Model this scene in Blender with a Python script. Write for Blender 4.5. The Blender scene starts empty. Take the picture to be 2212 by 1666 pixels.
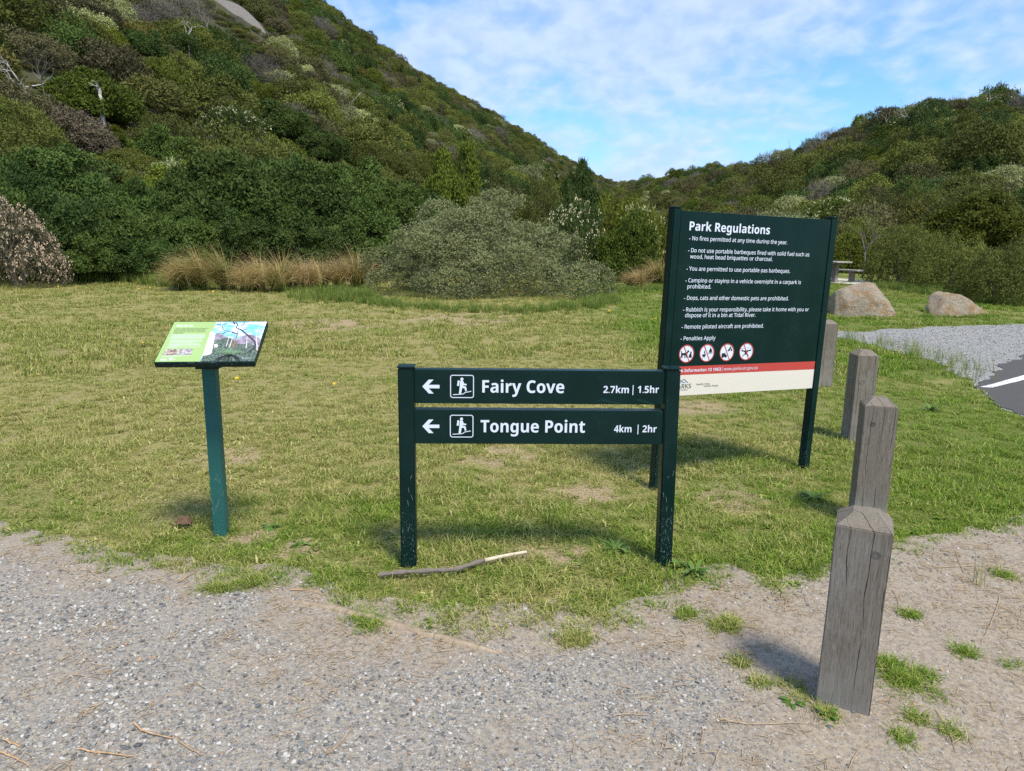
import bpy, bmesh, math, random
import numpy as np
from mathutils import Vector, Matrix, Euler
from mathutils.geometry import tessellate_polygon

RAD = math.radians
scene = bpy.context.scene
COL = scene.collection
rng = np.random.default_rng(11)
random.seed(11)

# ------------------------------------------------------------------ camera
EYE = 1.6
PITCH, ROLL, FPX, CX, CY = RAD(11.22), RAD(0.785), 1531.0, 1106.0, 833.0
cam_d = bpy.data.cameras.new('camera')
cam_d.sensor_width = 36.0
cam_d.lens = 36.0 * FPX / 2212.0
cam_d.clip_start = 0.05
cam_d.clip_end = 4000
cam = bpy.data.objects.new('camera', cam_d)
COL.objects.link(cam)
_c, _s = math.cos(PITCH), math.sin(PITCH)
_r, _u, _f = Vector((1, 0, 0)), Vector((0, _s, _c)), Vector((0, _c, -_s))
_cr, _sr = math.cos(ROLL), math.sin(ROLL)
RV, UV, FV = _cr * _r + _sr * _u, -_sr * _r + _cr * _u, _f
M = Matrix((RV, UV, -FV)).transposed().to_4x4()
M.translation = Vector((0, 0, EYE))
cam.matrix_world = M
scene.camera = cam


# ------------------------------------------------------------------ terrain
PH = [-60, -34, -22, -14.7, -9.9, -7.5, -4, -.5, 3.1, 5.3, 7.8, 10, 12, 14, 16.6, 18.6, 20.5, 22.3, 24.3, 27.2, 28.6, 31, 33, 34.5, 40, 60]
EL = [20, 21.5, 19.2, 16.3, 13.5, 12.0, 10.4, 8.7, 6.7, 5.6, 4.5, 4.7, 4.9, 5.4, 5.5, 5.5, 6.0, 7.0, 7.4, 8.3, 8.7, 8.9, 8.7, 7.8, 6.6, 5]
PR = [-60, -34, -22, -14.7, -7.5, -.5, 5, 7.8, 9, 12, 16, 20, 24, 28, 34, 60]
RR = [150, 190, 210, 220, 250, 290, 330, 345, 300, 230, 180, 150, 130, 115, 105, 100]
PF = [-60, -34, -22, -14, -7, 0, 5, 8, 14, 20, 27, 34, 60]
RF = [22, 25, 27, 28, 28, 30, 40, 50, 50, 42, 38, 35, 33]
PK = [-60, -34, -22, -14, -7, 0, 5, 8, 12, 20, 30, 60]
KK = [4, 4, 3.4, 3, 2.8, 2.5, 2, 1.6, 1.5, 1.6, 1.8, 1.8]


def terrain(x, y):
    x = np.asarray(x, float); y = np.asarray(y, float)
    r = np.hypot(x, y) + 1e-6
    ph = np.degrees(np.arctan2(x, y))
    base = np.clip(np.minimum(r, 70) - 16, 0, None) * .021
    front = np.clip((80 - np.abs(ph)) / 25, 0, 1)
    base = base * front
    E_ = np.interp(ph, PH, EL); R_ = np.interp(ph, PR, RR); r0 = np.interp(ph, PF, RF); k = np.interp(ph, PK, KK)
    T = np.tan(np.radians(E_)) + EYE / R_ - .021 * 54 / R_
    t = np.clip((r - r0) / (R_ - r0), 0, 1)
    g = 1 - (1 - t) ** k
    ease = np.clip((r - r0) / 8, 0, 1); ease = ease * ease * (3 - 2 * ease)
    z = np.minimum(r, R_) * T * g * ease
    z = z * np.clip(1 - (r - R_) / (R_ * 1.1), 0, 1)
    wob = (np.sin(x * .21 + 1.3) * np.sin(y * .17) + .5 * np.sin(x * .43 + y * .31)) * .35 * ease * np.clip((r - r0) / 30, 0, 1)
    return base + (z + wob) * front


def th(x, y):
    return float(terrain(x, y))


def ray(px, py):
    return FV * FPX + RV * (px - CX) + UV * (CY - py)


def ground(px, py):
    """ground point seen at a place of the photograph (reads the lie of the land)"""
    d = ray(px, py); d.normalize()
    o = Vector((0, 0, EYE)); t = 1.0; dt = .25
    while t < 400:
        p = o + d * t
        if p.z < th(p.x, p.y): break
        t += dt if t < 40 else 1.0
    a, b = t - (dt if t < 40 else 1.0), t
    for i in range(22):
        m = (a + b) / 2; p = o + d * m
        if p.z < th(p.x, p.y): b = m
        else: a = m
    return Vector((p.x, p.y, th(p.x, p.y)))


def at_dist(px, py, r):
    d = ray(px, py)
    t = r / math.hypot(d.x, d.y)
    return Vector((0, 0, EYE)) + d * t


# ------------------------------------------------------------------ noise in numpy
def vnoise(x, y, seed=0):
    x = np.asarray(x, float); y = np.asarray(y, float)
    xi = np.floor(x).astype(np.int64); yi = np.floor(y).astype(np.int64)
    fx = x - xi; fy = y - yi
    fx = fx * fx * (3 - 2 * fx); fy = fy * fy * (3 - 2 * fy)

    def h(a, b):
        n = (a * 374761393 + b * 668265263 + seed * 974634777) & 0xffffffff
        n = ((n ^ (n >> 13)) * 1274126177) & 0xffffffff
        return ((n ^ (n >> 16)) & 0xffff) / 65535.0
    return (h(xi, yi) * (1 - fx) + h(xi + 1, yi) * fx) * (1 - fy) + (h(xi, yi + 1) * (1 - fx) + h(xi + 1, yi + 1) * fx) * fy


def fbm(x, y, seed=0, octs=4):
    v = 0; a = .5; s = 0
    for i in range(octs):
        v = v + a * vnoise(np.asarray(x) * 2 ** i + 17.3 * i, np.asarray(y) * 2 ** i + 5.1 * i, seed + i); s += a; a *= .5
    return v / s


# ------------------------------------------------------------------ object helpers
def tag(o, label=None, cat=None, group=None, kind=None):
    if label: o['label'] = label
    if cat: o['category'] = cat
    if group: o['group'] = group
    if kind: o['kind'] = kind
    return o


def link(name, me, mats=(), parent=None):
    o = bpy.data.objects.new(name, me)
    COL.objects.link(o)
    if me is not None and mats:
        if not isinstance(mats, (list, tuple)): mats = [mats]
        if len(me.materials) == 0:
            for m in mats: me.materials.append(m)
    if parent: o.parent = parent
    return o


def empty(name, loc=(0, 0, 0), rz=0.0, rot=None):
    o = bpy.data.objects.new(name, None)
    COL.objects.link(o)
    o.empty_display_size = .2
    o.location = loc
    o.rotation_euler = rot if rot is not None else (0, 0, rz)
    return o


def quads_mesh(name, Q, tint=None, mat_index=None):
    """Q: (n,4,3) array of separate quads"""
    n = len(Q)
    me = bpy.data.meshes.new(name)
    me.vertices.add(n * 4); me.vertices.foreach_set('co', np.ascontiguousarray(Q, dtype=np.float32).ravel())
    me.loops.add(n * 4); me.loops.foreach_set('vertex_index', np.arange(n * 4, dtype=np.int32))
    me.polygons.add(n); me.polygons.foreach_set('loop_start', np.arange(0, n * 4, 4, dtype=np.int32))
    me.polygons.foreach_set('loop_total', np.full(n, 4, dtype=np.int32))
    if mat_index is not None: me.polygons.foreach_set('material_index', np.asarray(mat_index, dtype=np.int32))
    if tint is not None:
        a = me.attributes.new('tint', 'FLOAT', 'FACE'); a.data.foreach_set('value', np.asarray(tint, dtype=np.float32))
    me.update(calc_edges=True)
    return me


def bm_mesh(bm, name, smooth=False):
    me = bpy.data.meshes.new(name)
    if smooth:
        for f in bm.faces: f.smooth = True
    bm.to_mesh(me); bm.free()
    return me


def add_box(bm, x0, x1, y0, y1, z0, z1, bev=0.0, seg=2):
    vs = [bm.verts.new(p) for p in ((x0, y0, z0), (x1, y0, z0), (x1, y1, z0), (x0, y1, z0), (x0, y0, z1), (x1, y0, z1), (x1, y1, z1), (x0, y1, z1))]
    fs = [(0, 3, 2, 1), (4, 5, 6, 7), (0, 1, 5, 4), (1, 2, 6, 5), (2, 3, 7, 6), (3, 0, 4, 7)]
    faces = [bm.faces.new([vs[i] for i in f]) for f in fs]
    if bev:
        es = list({e for f in faces for e in f.edges})
        bmesh.ops.bevel(bm, geom=es, offset=bev, segments=seg, affect='EDGES', profile=.6)


def box_mesh(name, x0, x1, y0, y1, z0, z1, bev=0.0, seg=2):
    bm = bmesh.new(); add_box(bm, x0, x1, y0, y1, z0, z1, bev, seg)
    return bm_mesh(bm, name)


def tube(bm, pts, rads, sides=6, cap=True, twist=0.0):
    rings = []
    n = len(pts)
    prev = None
    for i, p in enumerate(pts):
        p = Vector(p)
        d = (Vector(pts[min(i + 1, n - 1)]) - Vector(pts[max(i - 1, 0)]))
        if d.length < 1e-9: d = Vector((0, 0, 1))
        d.normalize()
        ref = Vector((0, 0, 1)) if abs(d.z) < .9 else Vector((1, 0, 0))
        a = d.cross(ref).normalized(); b = d.cross(a)
        if prev is not None:
            a = (prev - d * prev.dot(d)).normalized(); b = d.cross(a)
        prev = a
        rings.append([bm.verts.new(p + (a * math.cos(2 * math.pi * k / sides) + b * math.sin(2 * math.pi * k / sides)) * rads[i]) for k in range(sides)])
    for i in range(n - 1):
        for k in range(sides):
            f = bm.faces.new((rings[i][k], rings[i][(k + 1) % sides], rings[i + 1][(k + 1) % sides], rings[i + 1][k])); f.smooth = True
    if cap:
        for rg in (rings[0], rings[-1]):
            try: bm.faces.new(rg)
            except ValueError: pass


# ------------------------------------------------------------------ node helpers
class NT:
    def __init__(s, tree):
        s.t = tree; s.n = tree.nodes; s.l = tree.links

    def add(s, typ, **kw):
        nd = s.n.new(typ)
        for k, v in kw.items():
            if k == 'inp':
                for kk, vv in v.items():
                    if hasattr(vv, 'is_output'): s.l.new(vv, nd.inputs[kk])
                    else: nd.inputs[kk].default_value = vv
            else: setattr(nd, k, v)
        return nd

    def noise(s, vec, scale, detail=4, rough=.55, dist=0.0, out='Fac'):
        nd = s.add('ShaderNodeTexNoise', inp={'Scale': scale, 'Detail': detail, 'Roughness': rough, 'Distortion': dist})
        if vec is not None: s.l.new(vec, nd.inputs['Vector'])
        return nd.outputs[out]

    def math(s, op, a, b=0.0, c=None, clamp=False):
        nd = s.add('ShaderNodeMath', operation=op, use_clamp=clamp)
        for i, v in enumerate((a, b) if c is None else (a, b, c)):
            if hasattr(v, 'is_output'): s.l.new(v, nd.inputs[i])
            else: nd.inputs[i].default_value = v
        return nd.outputs[0]

    def step(s, v, lo, hi, a=0.0, b=1.0):
        nd = s.add('ShaderNodeMapRange', interpolation_type='SMOOTHSTEP')
        s.l.new(v, nd.inputs[0])
        for i, q in enumerate((lo, hi, a, b)): nd.inputs[i + 1].default_value = q
        return nd.outputs[0]

    def mix(s, fac, a, b, mode='MIX'):
        nd = s.add('ShaderNodeMix', data_type='RGBA', blend_type=mode)
        for i, v in ((0, fac), (6, a), (7, b)):
            if hasattr(v, 'is_output'): s.l.new(v, nd.inputs[i])
            else: nd.inputs[i].default_value = v if i == 0 else (tuple(v) + (1,) if len(v) == 3 else v)
        return nd.outputs[2]

    def ramp(s, fac, stops, interp='LINEAR'):
        nd = s.add('ShaderNodeValToRGB')
        cr = nd.color_ramp; cr.interpolation = interp
        while len(cr.elements) < len(stops): cr.elements.new(.5)
        for e, (p, c) in zip(cr.elements, stops):
            e.position = p; e.color = tuple(c) + (1,) if len(c) == 3 else c
        s.l.new(fac, nd.inputs[0])
        return nd.outputs[0]

    def mapping(s, vec, scale=(1, 1, 1), loc=(0, 0, 0)):
        nd = s.add('ShaderNodeMapping', inp={'Scale': scale, 'Location': loc}); s.l.new(vec, nd.inputs['Vector'])
        return nd.outputs[0]

    def bump(s, h, strength=.5, dist=.01, normal=None):
        nd = s.add('ShaderNodeBump', inp={'Strength': strength, 'Distance': dist}); s.l.new(h, nd.inputs['Height'])
        if normal is not None: s.l.new(normal, nd.inputs['Normal'])
        return nd.outputs[0]


def material(name, rough=.7, spec=.3):
    m = bpy.data.materials.new(name); m.use_nodes = True
    t = NT(m.node_tree)
    b = t.n['Principled BSDF']
    b.inputs['Roughness'].default_value = rough
    b.inputs['Specular IOR Level'].default_value = spec
    return m, t, b


def flat_mat(name, col, rough=.5, spec=.4, var=.0):
    m, t, b = material(name, rough, spec)
    if var:
        geo = t.add('ShaderNodeTexCoord').outputs['Object']
        n = t.noise(geo, 35, 5)
        c = t.mix(t.step(n, .35, .7), col, tuple(min(1, v * (1 + var)) for v in col))
        t.l.new(c, b.inputs['Base Color'])
    else:
        b.inputs['Base Color'].default_value = tuple(col) + (1,)
    return m


# ------------------------------------------------------------------ world: sky with broken high cloud, sun
world = bpy.data.worlds.new("World"); scene.world = world; world.use_nodes = True
wt = NT(world.node_tree)
bg = wt.n['Background']
SUN_EL, SUN_AZ = RAD(60), RAD(146)
sky = wt.add('ShaderNodeTexSky', sky_type='NISHITA')
sky.sun_disc = False; sky.sun_elevation = SUN_EL; sky.sun_rotation = SUN_AZ
sky.air_density = 1.0; sky.dust_density = .6; sky.ozone_density = 2.0
dirv = wt.add('ShaderNodeTexCoord').outputs['Generated']
sep = wt.add('ShaderNodeSeparateXYZ', inp={0: dirv})
den = wt.math('ADD', wt.math('MAXIMUM', sep.outputs[2], 0.0), .30)
pl = wt.add('ShaderNodeCombineXYZ', inp={0: wt.math('DIVIDE', sep.outputs[0], den), 1: wt.math('DIVIDE', sep.outputs[1], den), 2: 0.0}).outputs[0]
big = wt.noise(wt.mapping(pl, (1.0, 1.0, 1), (3.1, 1.7, 0)), 1.6, 4, .5, .2)
cells = wt.noise(wt.mapping(pl, (1.25, 1.0, 1), (.4, 2.2, 0)), 10.5, 4, .5, .25)
wisps = wt.noise(wt.mapping(pl, (.9, 1.5, 1), (1.4, .2, 0)), 3.4, 5, .5, .4)
dens = wt.math('ADD', wt.math('ADD', wt.math('MULTIPLY', big, .75), wt.math('MULTIPLY', cells, .38)), wt.math('MULTIPLY', wisps, .26))
cov = wt.step(dens, .49, .84)
hor = wt.step(sep.outputs[2], .05, .30, .26, 0.0)
cov = wt.math('MAXIMUM', wt.math('MULTIPLY', cov, .84), hor)
cl_col = wt.mix(wt.step(cells, .3, .75), (3.1, 3.85, 5.2), (3.85, 4.6, 5.75))
sky_b = wt.mix(1.0, sky.outputs[0], (.62, .98, 1.34), 'MULTIPLY')
final = wt.mix(cov, sky_b, cl_col)
wt.l.new(final, bg.inputs[0]); bg.inputs[1].default_value = .105

sun_d = bpy.data.lights.new('sun', 'SUN'); sun_d.energy = 2.75; sun_d.angle = RAD(13); sun_d.color = (1, .925, .79)
sun = bpy.data.objects.new('sun', sun_d); COL.objects.link(sun)
sdir = Vector((math.sin(SUN_AZ) * math.cos(SUN_EL), math.cos(SUN_AZ) * math.cos(SUN_EL), math.sin(SUN_EL)))
sun.rotation_euler = (-sdir).to_track_quat('-Z', 'Y').to_euler()
sun.location = (10, -15, 30)

vs = scene.view_settings
vs.view_transform = 'Standard'; vs.look = 'None'; vs.gamma = 1; vs.exposure = 0.86; vs.use_curve_mapping = False
scene.cycles.use_denoising = False
scene.cycles.max_bounces = 6; scene.cycles.diffuse_bounces = 3; scene.cycles.glossy_bounces = 2
scene.cycles.transmission_bounces = 3; scene.cycles.transparent_max_bounces = 4
scene.cycles.sample_clamp_indirect = 4


# ------------------------------------------------------------------ ground materials
def pos_node(t): return t.add('ShaderNodeNewGeometry').outputs['Position']


DRY_SPOTS = [(1230, 1192, .17), (1130, 1200, .16), (1060, 1225, .12), (1265, 1065, .24), (1580, 1078, .26), (560, 1160, .14), (650, 1180, .12), (1080, 985, .3), (1000, 690, 1.5), (720, 700, 1.2), (1500, 880, .4), (1420, 1210, .10), (500, 985, .3)]


def lawn_dry(t, P):
    """0 = lush, 1 = dry straw, by place on the lawn"""
    n1 = t.noise(P, .55, 5, .6)
    n2 = t.noise(P, 2.6, 4, .6)
    s = t.add('ShaderNodeSeparateXYZ', inp={0: P})
    d = t.math('ADD', t.math('MULTIPLY', n1, .62), t.math('MULTIPLY', n2, .42))
    # greener to the right by the timber posts and along the path edge, paler out on the open lawn
    d = t.math('ADD', d, t.step(s.outputs[0], .6, 3.2, .03, -.16))
    d = t.math('ADD', d, t.step(s.outputs[1], 3.4, 6.0, -.05, .07))
    k = t.step(d, .37, .61)
    return k


def worn(t, P):
    k = None
    wob = t.noise(P, 7, 4, .6, out='Color')
    vv = t.add('ShaderNodeVectorMath', operation='MULTIPLY_ADD', inp={0: wob, 1: (.55, .55, 0), 2: P}).outputs[0]
    for (px, py, r) in DRY_SPOTS:
        g = ground(px, py)
        ds = t.add('ShaderNodeVectorMath', operation='DISTANCE', inp={0: vv, 1: (g.x + .275, g.y + .275, 0)}).outputs['Value']
        q = t.step(ds, r * 1.15, r * .4)
        k = q if k is None else t.math('MAXIMUM', k, q)
    return k


def mat_lawn():
    m, t, b = material('lawn_ground', .9, .1)
    P = pos_node(t)
    dry = lawn_dry(t, P)
    fine = t.noise(P, 60, 5, .7)
    mid = t.noise(P, 9, 4, .6)
    thr = t.step(fine, .40, .62)
    green = t.mix(thr, (.07, .085, .018), (.19, .235, .045))
    straw = t.mix(thr, (.15, .135, .045), (.40, .345, .145))
    c = t.mix(dry, green, straw)
    c = t.mix(t.step(mid, .58, .75, 0, .45), c, (.27, .215, .12))
    c = t.mix(t.math('MULTIPLY', worn(t, P), .7), c, t.mix(thr, (.24, .165, .10), (.50, .38, .25)))
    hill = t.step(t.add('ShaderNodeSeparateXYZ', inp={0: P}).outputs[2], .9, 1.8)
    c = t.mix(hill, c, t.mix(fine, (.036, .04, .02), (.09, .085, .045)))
    t.l.new(c, b.inputs['Base Color'])
    t.l.new(t.bump(fine, .8, .02), b.inputs['Normal'])
    return m


def mat_front_ground(name='gravelly_soil', full=False):
    m, t, b = material(name, .92, .15)
    P = pos_node(t)
    n1 = t.noise(P, 3.0, 5, .6); n2 = t.noise(P, 46, 6, .75); n3 = t.noise(P, 190, 3, .7)
    soil = t.mix(n1, (.255, .205, .145), (.41, .34, .255))
    soil = t.mix(t.step(n2, .40, .68, .0, .85), soil, (.16, .12, .085))
    soil = t.mix(t.step(n3, .52, .78, 0, .6), soil, (.52, .46, .37))
    vor = t.add('ShaderNodeTexVoronoi', feature='F1', inp={'Scale': 95, 'Randomness': 1.0}); t.l.new(P, vor.inputs['Vector'])
    vor2 = t.add('ShaderNodeTexVoronoi', feature='F1', inp={'Scale': 210, 'Randomness': 1.0}); t.l.new(P, vor2.inputs['Vector'])
    sc = t.add('ShaderNodeSeparateColor'); t.l.new(vor.outputs['Color'], sc.inputs[0])
    sc2 = t.add('ShaderNodeSeparateColor'); t.l.new(vor2.outputs['Color'], sc2.inputs[0])
    stops = [(0, (.075, .08, .085)), (.3, (.175, .18, .18)), (.62, (.275, .27, .255)), (.85, (.38, .365, .33)), (1, (.52, .50, .455))]
    st1 = t.ramp(sc.outputs[0], stops); st2 = t.ramp(sc2.outputs[0], stops)
    stones = t.mix(t.step(sc.outputs[1], .5, .52), st2, st1)
    if full:
        mask = t.step(n2, .2, .5, .75, 1)
    else:
        mask = t.math('MULTIPLY', t.add('ShaderNodeAttribute', attribute_name='gravel').outputs['Fac'], t.step(n2, .38, .62, .08, .82))
    few = t.step(sc2.outputs[2], .80, .82, 0, .8)
    mask = t.math('MAXIMUM', mask, few)
    c = t.mix(mask, soil, stones)
    t.l.new(c, b.inputs['Base Color'])
    hgt = t.math('ADD', t.math('MULTIPLY', t.math('SUBTRACT', 1.0, t.math('MULTIPLY', vor.outputs['Distance'], 1.0)), mask), t.math('MULTIPLY', n2, .8))
    nn = t.bump(hgt, .55, .006)
    t.l.new(t.bump(n3, .35, .003, nn), b.inputs['Normal'])
    return m


def mat_asphalt():
    m, t, b = material('asphalt', .85, .3)
    P = pos_node(t)
    n = t.noise(P, 90, 4, .7); n1 = t.noise(P, 1.5, 4)
    c = t.mix(n, (.036, .034, .031), (.115, .109, .10))
    c = t.mix(t.step(n1, .5, .75, 0, .5), c, (.13, .12, .11))
    t.l.new(c, b.inputs['Base Color']); t.l.new(t.bump(n, .5, .006), b.inputs['Normal'])
    return m


MAT_LAWN = mat_lawn()
MAT_FRONT = mat_front_ground()
MAT_GRAVEL = mat_front_ground('pale_gravel', True)
MAT_ASPH = mat_asphalt()

# ------------------------------------------------------------------ ground sheet (reaches past the hills)
def build_ground():
    rs = [0, .8, 1.6, 2.4, 3.2, 4.2, 5.4, 7, 9, 11, 13, 15, 16, 17] + list(np.arange(18, 60, 1.0)) + list(np.arange(60, 120, 2.5)) + list(np.arange(120, 360, 6)) + [380, 420, 480, 560, 700, 900, 1300, 2000]
    na = 360
    rs = np.array(rs[1:]); A = np.linspace(0, 2 * np.pi, na, endpoint=False)
    X = rs[:, None] * np.sin(A)[None]; Y = rs[:, None] * np.cos(A)[None]
    Z = terrain(X, Y)
    V = np.concatenate([[[0, 0, 0]], np.stack([X, Y, Z], -1).reshape(-1, 3)])
    F = [(0, 1 + (j + 1) % na, 1 + j) for j in range(na)]
    for i in range(len(rs) - 1):
        for j in range(na):
            j2 = (j + 1) % na
            F.append((1 + i * na + j, 1 + i * na + j2, 1 + (i + 1) * na + j2, 1 + (i + 1) * na + j))
    me = bpy.data.meshes.new('ground'); me.from_pydata(V.tolist(), [], F); me.update()
    for p in me.polygons: p.use_smooth = True
    bm = bmesh.new(); bm.from_mesh(me); bmesh.ops.recalc_face_normals(bm, faces=bm.faces); bm.to_mesh(me); bm.free()
    o = link('ground', me, MAT_LAWN); tag(o, kind='structure')
    return o


build_ground()


def px_poly(pts): return [ground(*p).to_2d() for p in pts]


def rough_outline(pts, step=.12, amp=.04, seed=3):
    out = []
    n = len(pts)
    for i in range(n):
        a, b = Vector(pts[i]), Vector(pts[(i + 1) % n])
        L = (b - a).length; k = max(1, int(L / step)); k = min(k, 60)
        nrm = Vector((-(b - a).y, (b - a).x)).normalized() if L > 1e-6 else Vector((0, 0))
        for j in range(k):
            p = a.lerp(b, j / k)
            d = float(fbm(p.x * 3, p.y * 3, seed, 3) - .5) * 2 * amp + float(vnoise(p.x * 14, p.y * 14, seed + 9) - .5) * amp * .6
            out.append(p + nrm * d)
    return out


def sheet(name, outline, zoff, mat, cell=.6, kind='structure', fine=False):
    tris = tessellate_polygon([[Vector((p.x, p.y, 0)) for p in outline]])
    bm = bmesh.new()
    vs_ = [bm.verts.new((p.x, p.y, 0)) for p in outline]
    for tr in tris:
        try: bm.faces.new([vs_[i] for i in tr])
        except ValueError: pass
    for it in range(9 if fine else 5):
        es = [e for e in bm.edges if e.calc_length() > cell * 2 and (not fine or max(abs(e.verts[0].co.x), abs(e.verts[1].co.x)) < 3.2 and min(e.verts[0].co.y, e.verts[1].co.y) > 1.2 or e.calc_length() > 1.0)]
        if not es: break
        bmesh.ops.subdivide_edges(bm, edges=es, cuts=1)
        bmesh.ops.triangulate(bm, faces=[f for f in bm.faces if len(f.verts) > 3])
    bmesh.ops.recalc_face_normals(bm, faces=bm.faces)
    for v in bm.verts: v.co.z = th(v.co.x, v.co.y) + zoff
    for f in bm.faces:
        f.normal_update()
        if f.normal.z < 0: f.normal_flip()
        f.smooth = True
    o = link(name, bm_mesh(bm, name), mat); tag(o, kind=kind)
    return o


# lawn edge towards the path, left to right (photograph 2212 x 1666)
EDGE_PX = [(-140, 1150), (0, 1175), (60, 1182), (130, 1200), (205, 1232), (300, 1238), (400, 1255), (470, 1272), (540, 1262), (620, 1275), (680, 1300), (750, 1335), (850, 1352), (960, 1368), (1090, 1365),
           (1200, 1352), (1330, 1378), (1400, 1330), (1490, 1285), (1600, 1262), (1700, 1292), (1770, 1275), (1850, 1230), (1920, 1215), (2000, 1192), (2100, 1176), (2212, 1155), (2400, 1120)]
EDGE = px_poly(EDGE_PX)
front = [Vector((-6, EDGE[0].y))] + EDGE + [Vector((6, EDGE[-1].y)), Vector((6, -6)), Vector((-6, -6))]
front_r = rough_outline(front, .05, .10)
front_s = rough_outline([Vector((p.x, p.y + (.20 if 0 < i < len(front) - 3 else 0))) for i, p in enumerate(front)], .05, .10, 19)
split = [ground(1090, 1365).to_2d(), ground(1100, 1420).to_2d(), ground(1180, 1540).to_2d(), ground(1250, 1666).to_2d()]


def inside(poly, x, y):
    x = np.asarray(x); y = np.asarray(y)
    r = np.zeros(x.shape, bool)
    P = np.array([(p[0], p[1]) for p in poly])
    j = len(P) - 1
    for i in range(len(P)):
        xi, yi = P[i]; xj, yj = P[j]
        c = ((yi > y) != (yj > y)) & (x < (xj - xi) * (y - yi) / (yj - yi + 1e-12) + xi)
        r ^= c; j = i
    return r


# the front sheet in two: gravel path on the left, bare soil on the right of it (one soil runs through both)
def edge_dist(x, y):
    x = np.asarray(x, float); y = np.asarray(y, float)
    d = np.full(x.shape, 1e9)
    for i in range(len(EDGE) - 1):
        a, b = EDGE[i], EDGE[i + 1]
        ab = b - a; L2 = ab.length_squared
        u = np.clip(((x - a.x) * ab.x + (y - a.y) * ab.y) / L2, 0, 1)
        d = np.minimum(d, np.hypot(x - a.x - ab.x * u, y - a.y - ab.y * u))
    return d


_t0 = ground(730, 1375)


def gmask(x, y):
    """how much loose gravel lies on the soil: much to the left and front, little along the grass, in the worn strip and to the right"""
    x = np.asarray(x, float); y = np.asarray(y, float)
    v = -x - .55 * y + (fbm(x * 1.5, y * 1.5, 31) - .5) * 3.0
    t = np.clip((v + 2.1) / 1.1, 0, 1); t = t * t * (3 - 2 * t)
    e = np.clip((edge_dist(x, y) + (fbm(x * 4, y * 4, 12) - .5) * .3 - .03) / .22, .12, 1); e = np.where(inside(front_r, x, y), e, .1)
    w = np.hypot((x - _t0.x) / .62, (y - _t0.y + .25 * (x - _t0.x)) / .17) + (fbm(x * 3, y * 3, 15) - .5) * 1.4
    t = t * e * np.clip(w * 1.1 - .35, .25, 1)
    p = fbm(x * 2.3, y * 2.9, 90)
    return np.clip(t * (.55 + .9 * np.clip((p - .38) * 4, 0, 1)), 0, 1)


def clip_front():
    k = min(range(len(front_s)), key=lambda i: (front_s[i] - split[0]).length)
    tail = split[1:] + [split[-1] + (split[-1] - split[-2]) * 6]
    end = tail[-1]
    idx_l = [i for i in range(len(front_s))]
    left = front_s[:k + 1] + tail + [Vector((end.x, -6)), Vector((-6, -6))]
    right = [front_s[k]] + [p for p in front_s[k + 1:] if not (p.y <= -5.9) and not (p.x <= -5.9)] + [Vector((6, -6)), Vector((end.x, -6))] + tail[::-1]
    return left, right


fl, fr = clip_front()
for nm, ol in (('gravel_path', fl), ('bare_soil', fr)):
    o = sheet(nm, ol, .005, MAT_FRONT, .045, fine=True)
    co = np.empty(len(o.data.vertices) * 3); o.data.vertices.foreach_get('co', co); co = co.reshape(-1, 3)
    at = o.data.attributes.new('gravel', 'FLOAT', 'POINT'); at.data.foreach_set('value', gmask(co[:, 0], co[:, 1]).astype(np.float32))

c4 = lambda x, y: (1680.7 + .3253 * x, 542.2 + .3253 * y)
lot = px_poly([c4(-60, 535)] + [c4(*p) for p in [(-60, 560), (380, 572), (520, 600), (650, 640), (850, 692), (1000, 722), (1090, 752), (1130, 805), (1250, 845), (1310, 905), (1380, 960), (1480, 1050), (1640, 1110), (2100, 1180)]]) + \
    px_poly([c4(*p) for p in [(2300, 700), (2300, 470), (1633, 487), (1200, 500), (1000, 503), (900, 520), (700, 516), (560, 540), (380, 532)]])
lot_r = rough_outline(lot, .15, .10, 5)
sheet('gravel_lot', lot_r, .005, MAT_GRAVEL, .8)
asph = px_poly([c4(*p) for p in [(2500, 560), (1633, 688), (1480, 762), (1345, 868), (1325, 908), (1400, 985), (1510, 1060), (1640, 1115), (2300, 1400)]])
asph_r = rough_outline(asph, .10, .13, 8)
sheet('asphalt_road', asph_r, .012, MAT_ASPH, .8)
m_, t_, b_ = material('worn_road_paint', .6, .3)
P_ = pos_node(t_)
n_ = t_.noise(P_, 28, 6, .75)
t_.l.new(t_.mix(t_.step(n_, .50, .60), (.74, .74, .71), (.14, .14, .14)), b_.inputs['Base Color'])
line = px_poly([c4(*p) for p in [(1338, 912), (1420, 917), (1640, 862), (2300, 700), (2300, 660), (1640, 830), (1420, 893)]])
sheet('road_marking', rough_outline(line, .2, .012, 4), .017, m_, .8)
slab = px_poly([(1600, 604), (1795, 613), (1895, 619), (1885, 608), (1770, 600), (1640, 596)])


def in_lawn(x, y):
    return ~(inside(front_r, x, y) | inside(lot_r, x, y) | inside(asph_r, x, y))


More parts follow.
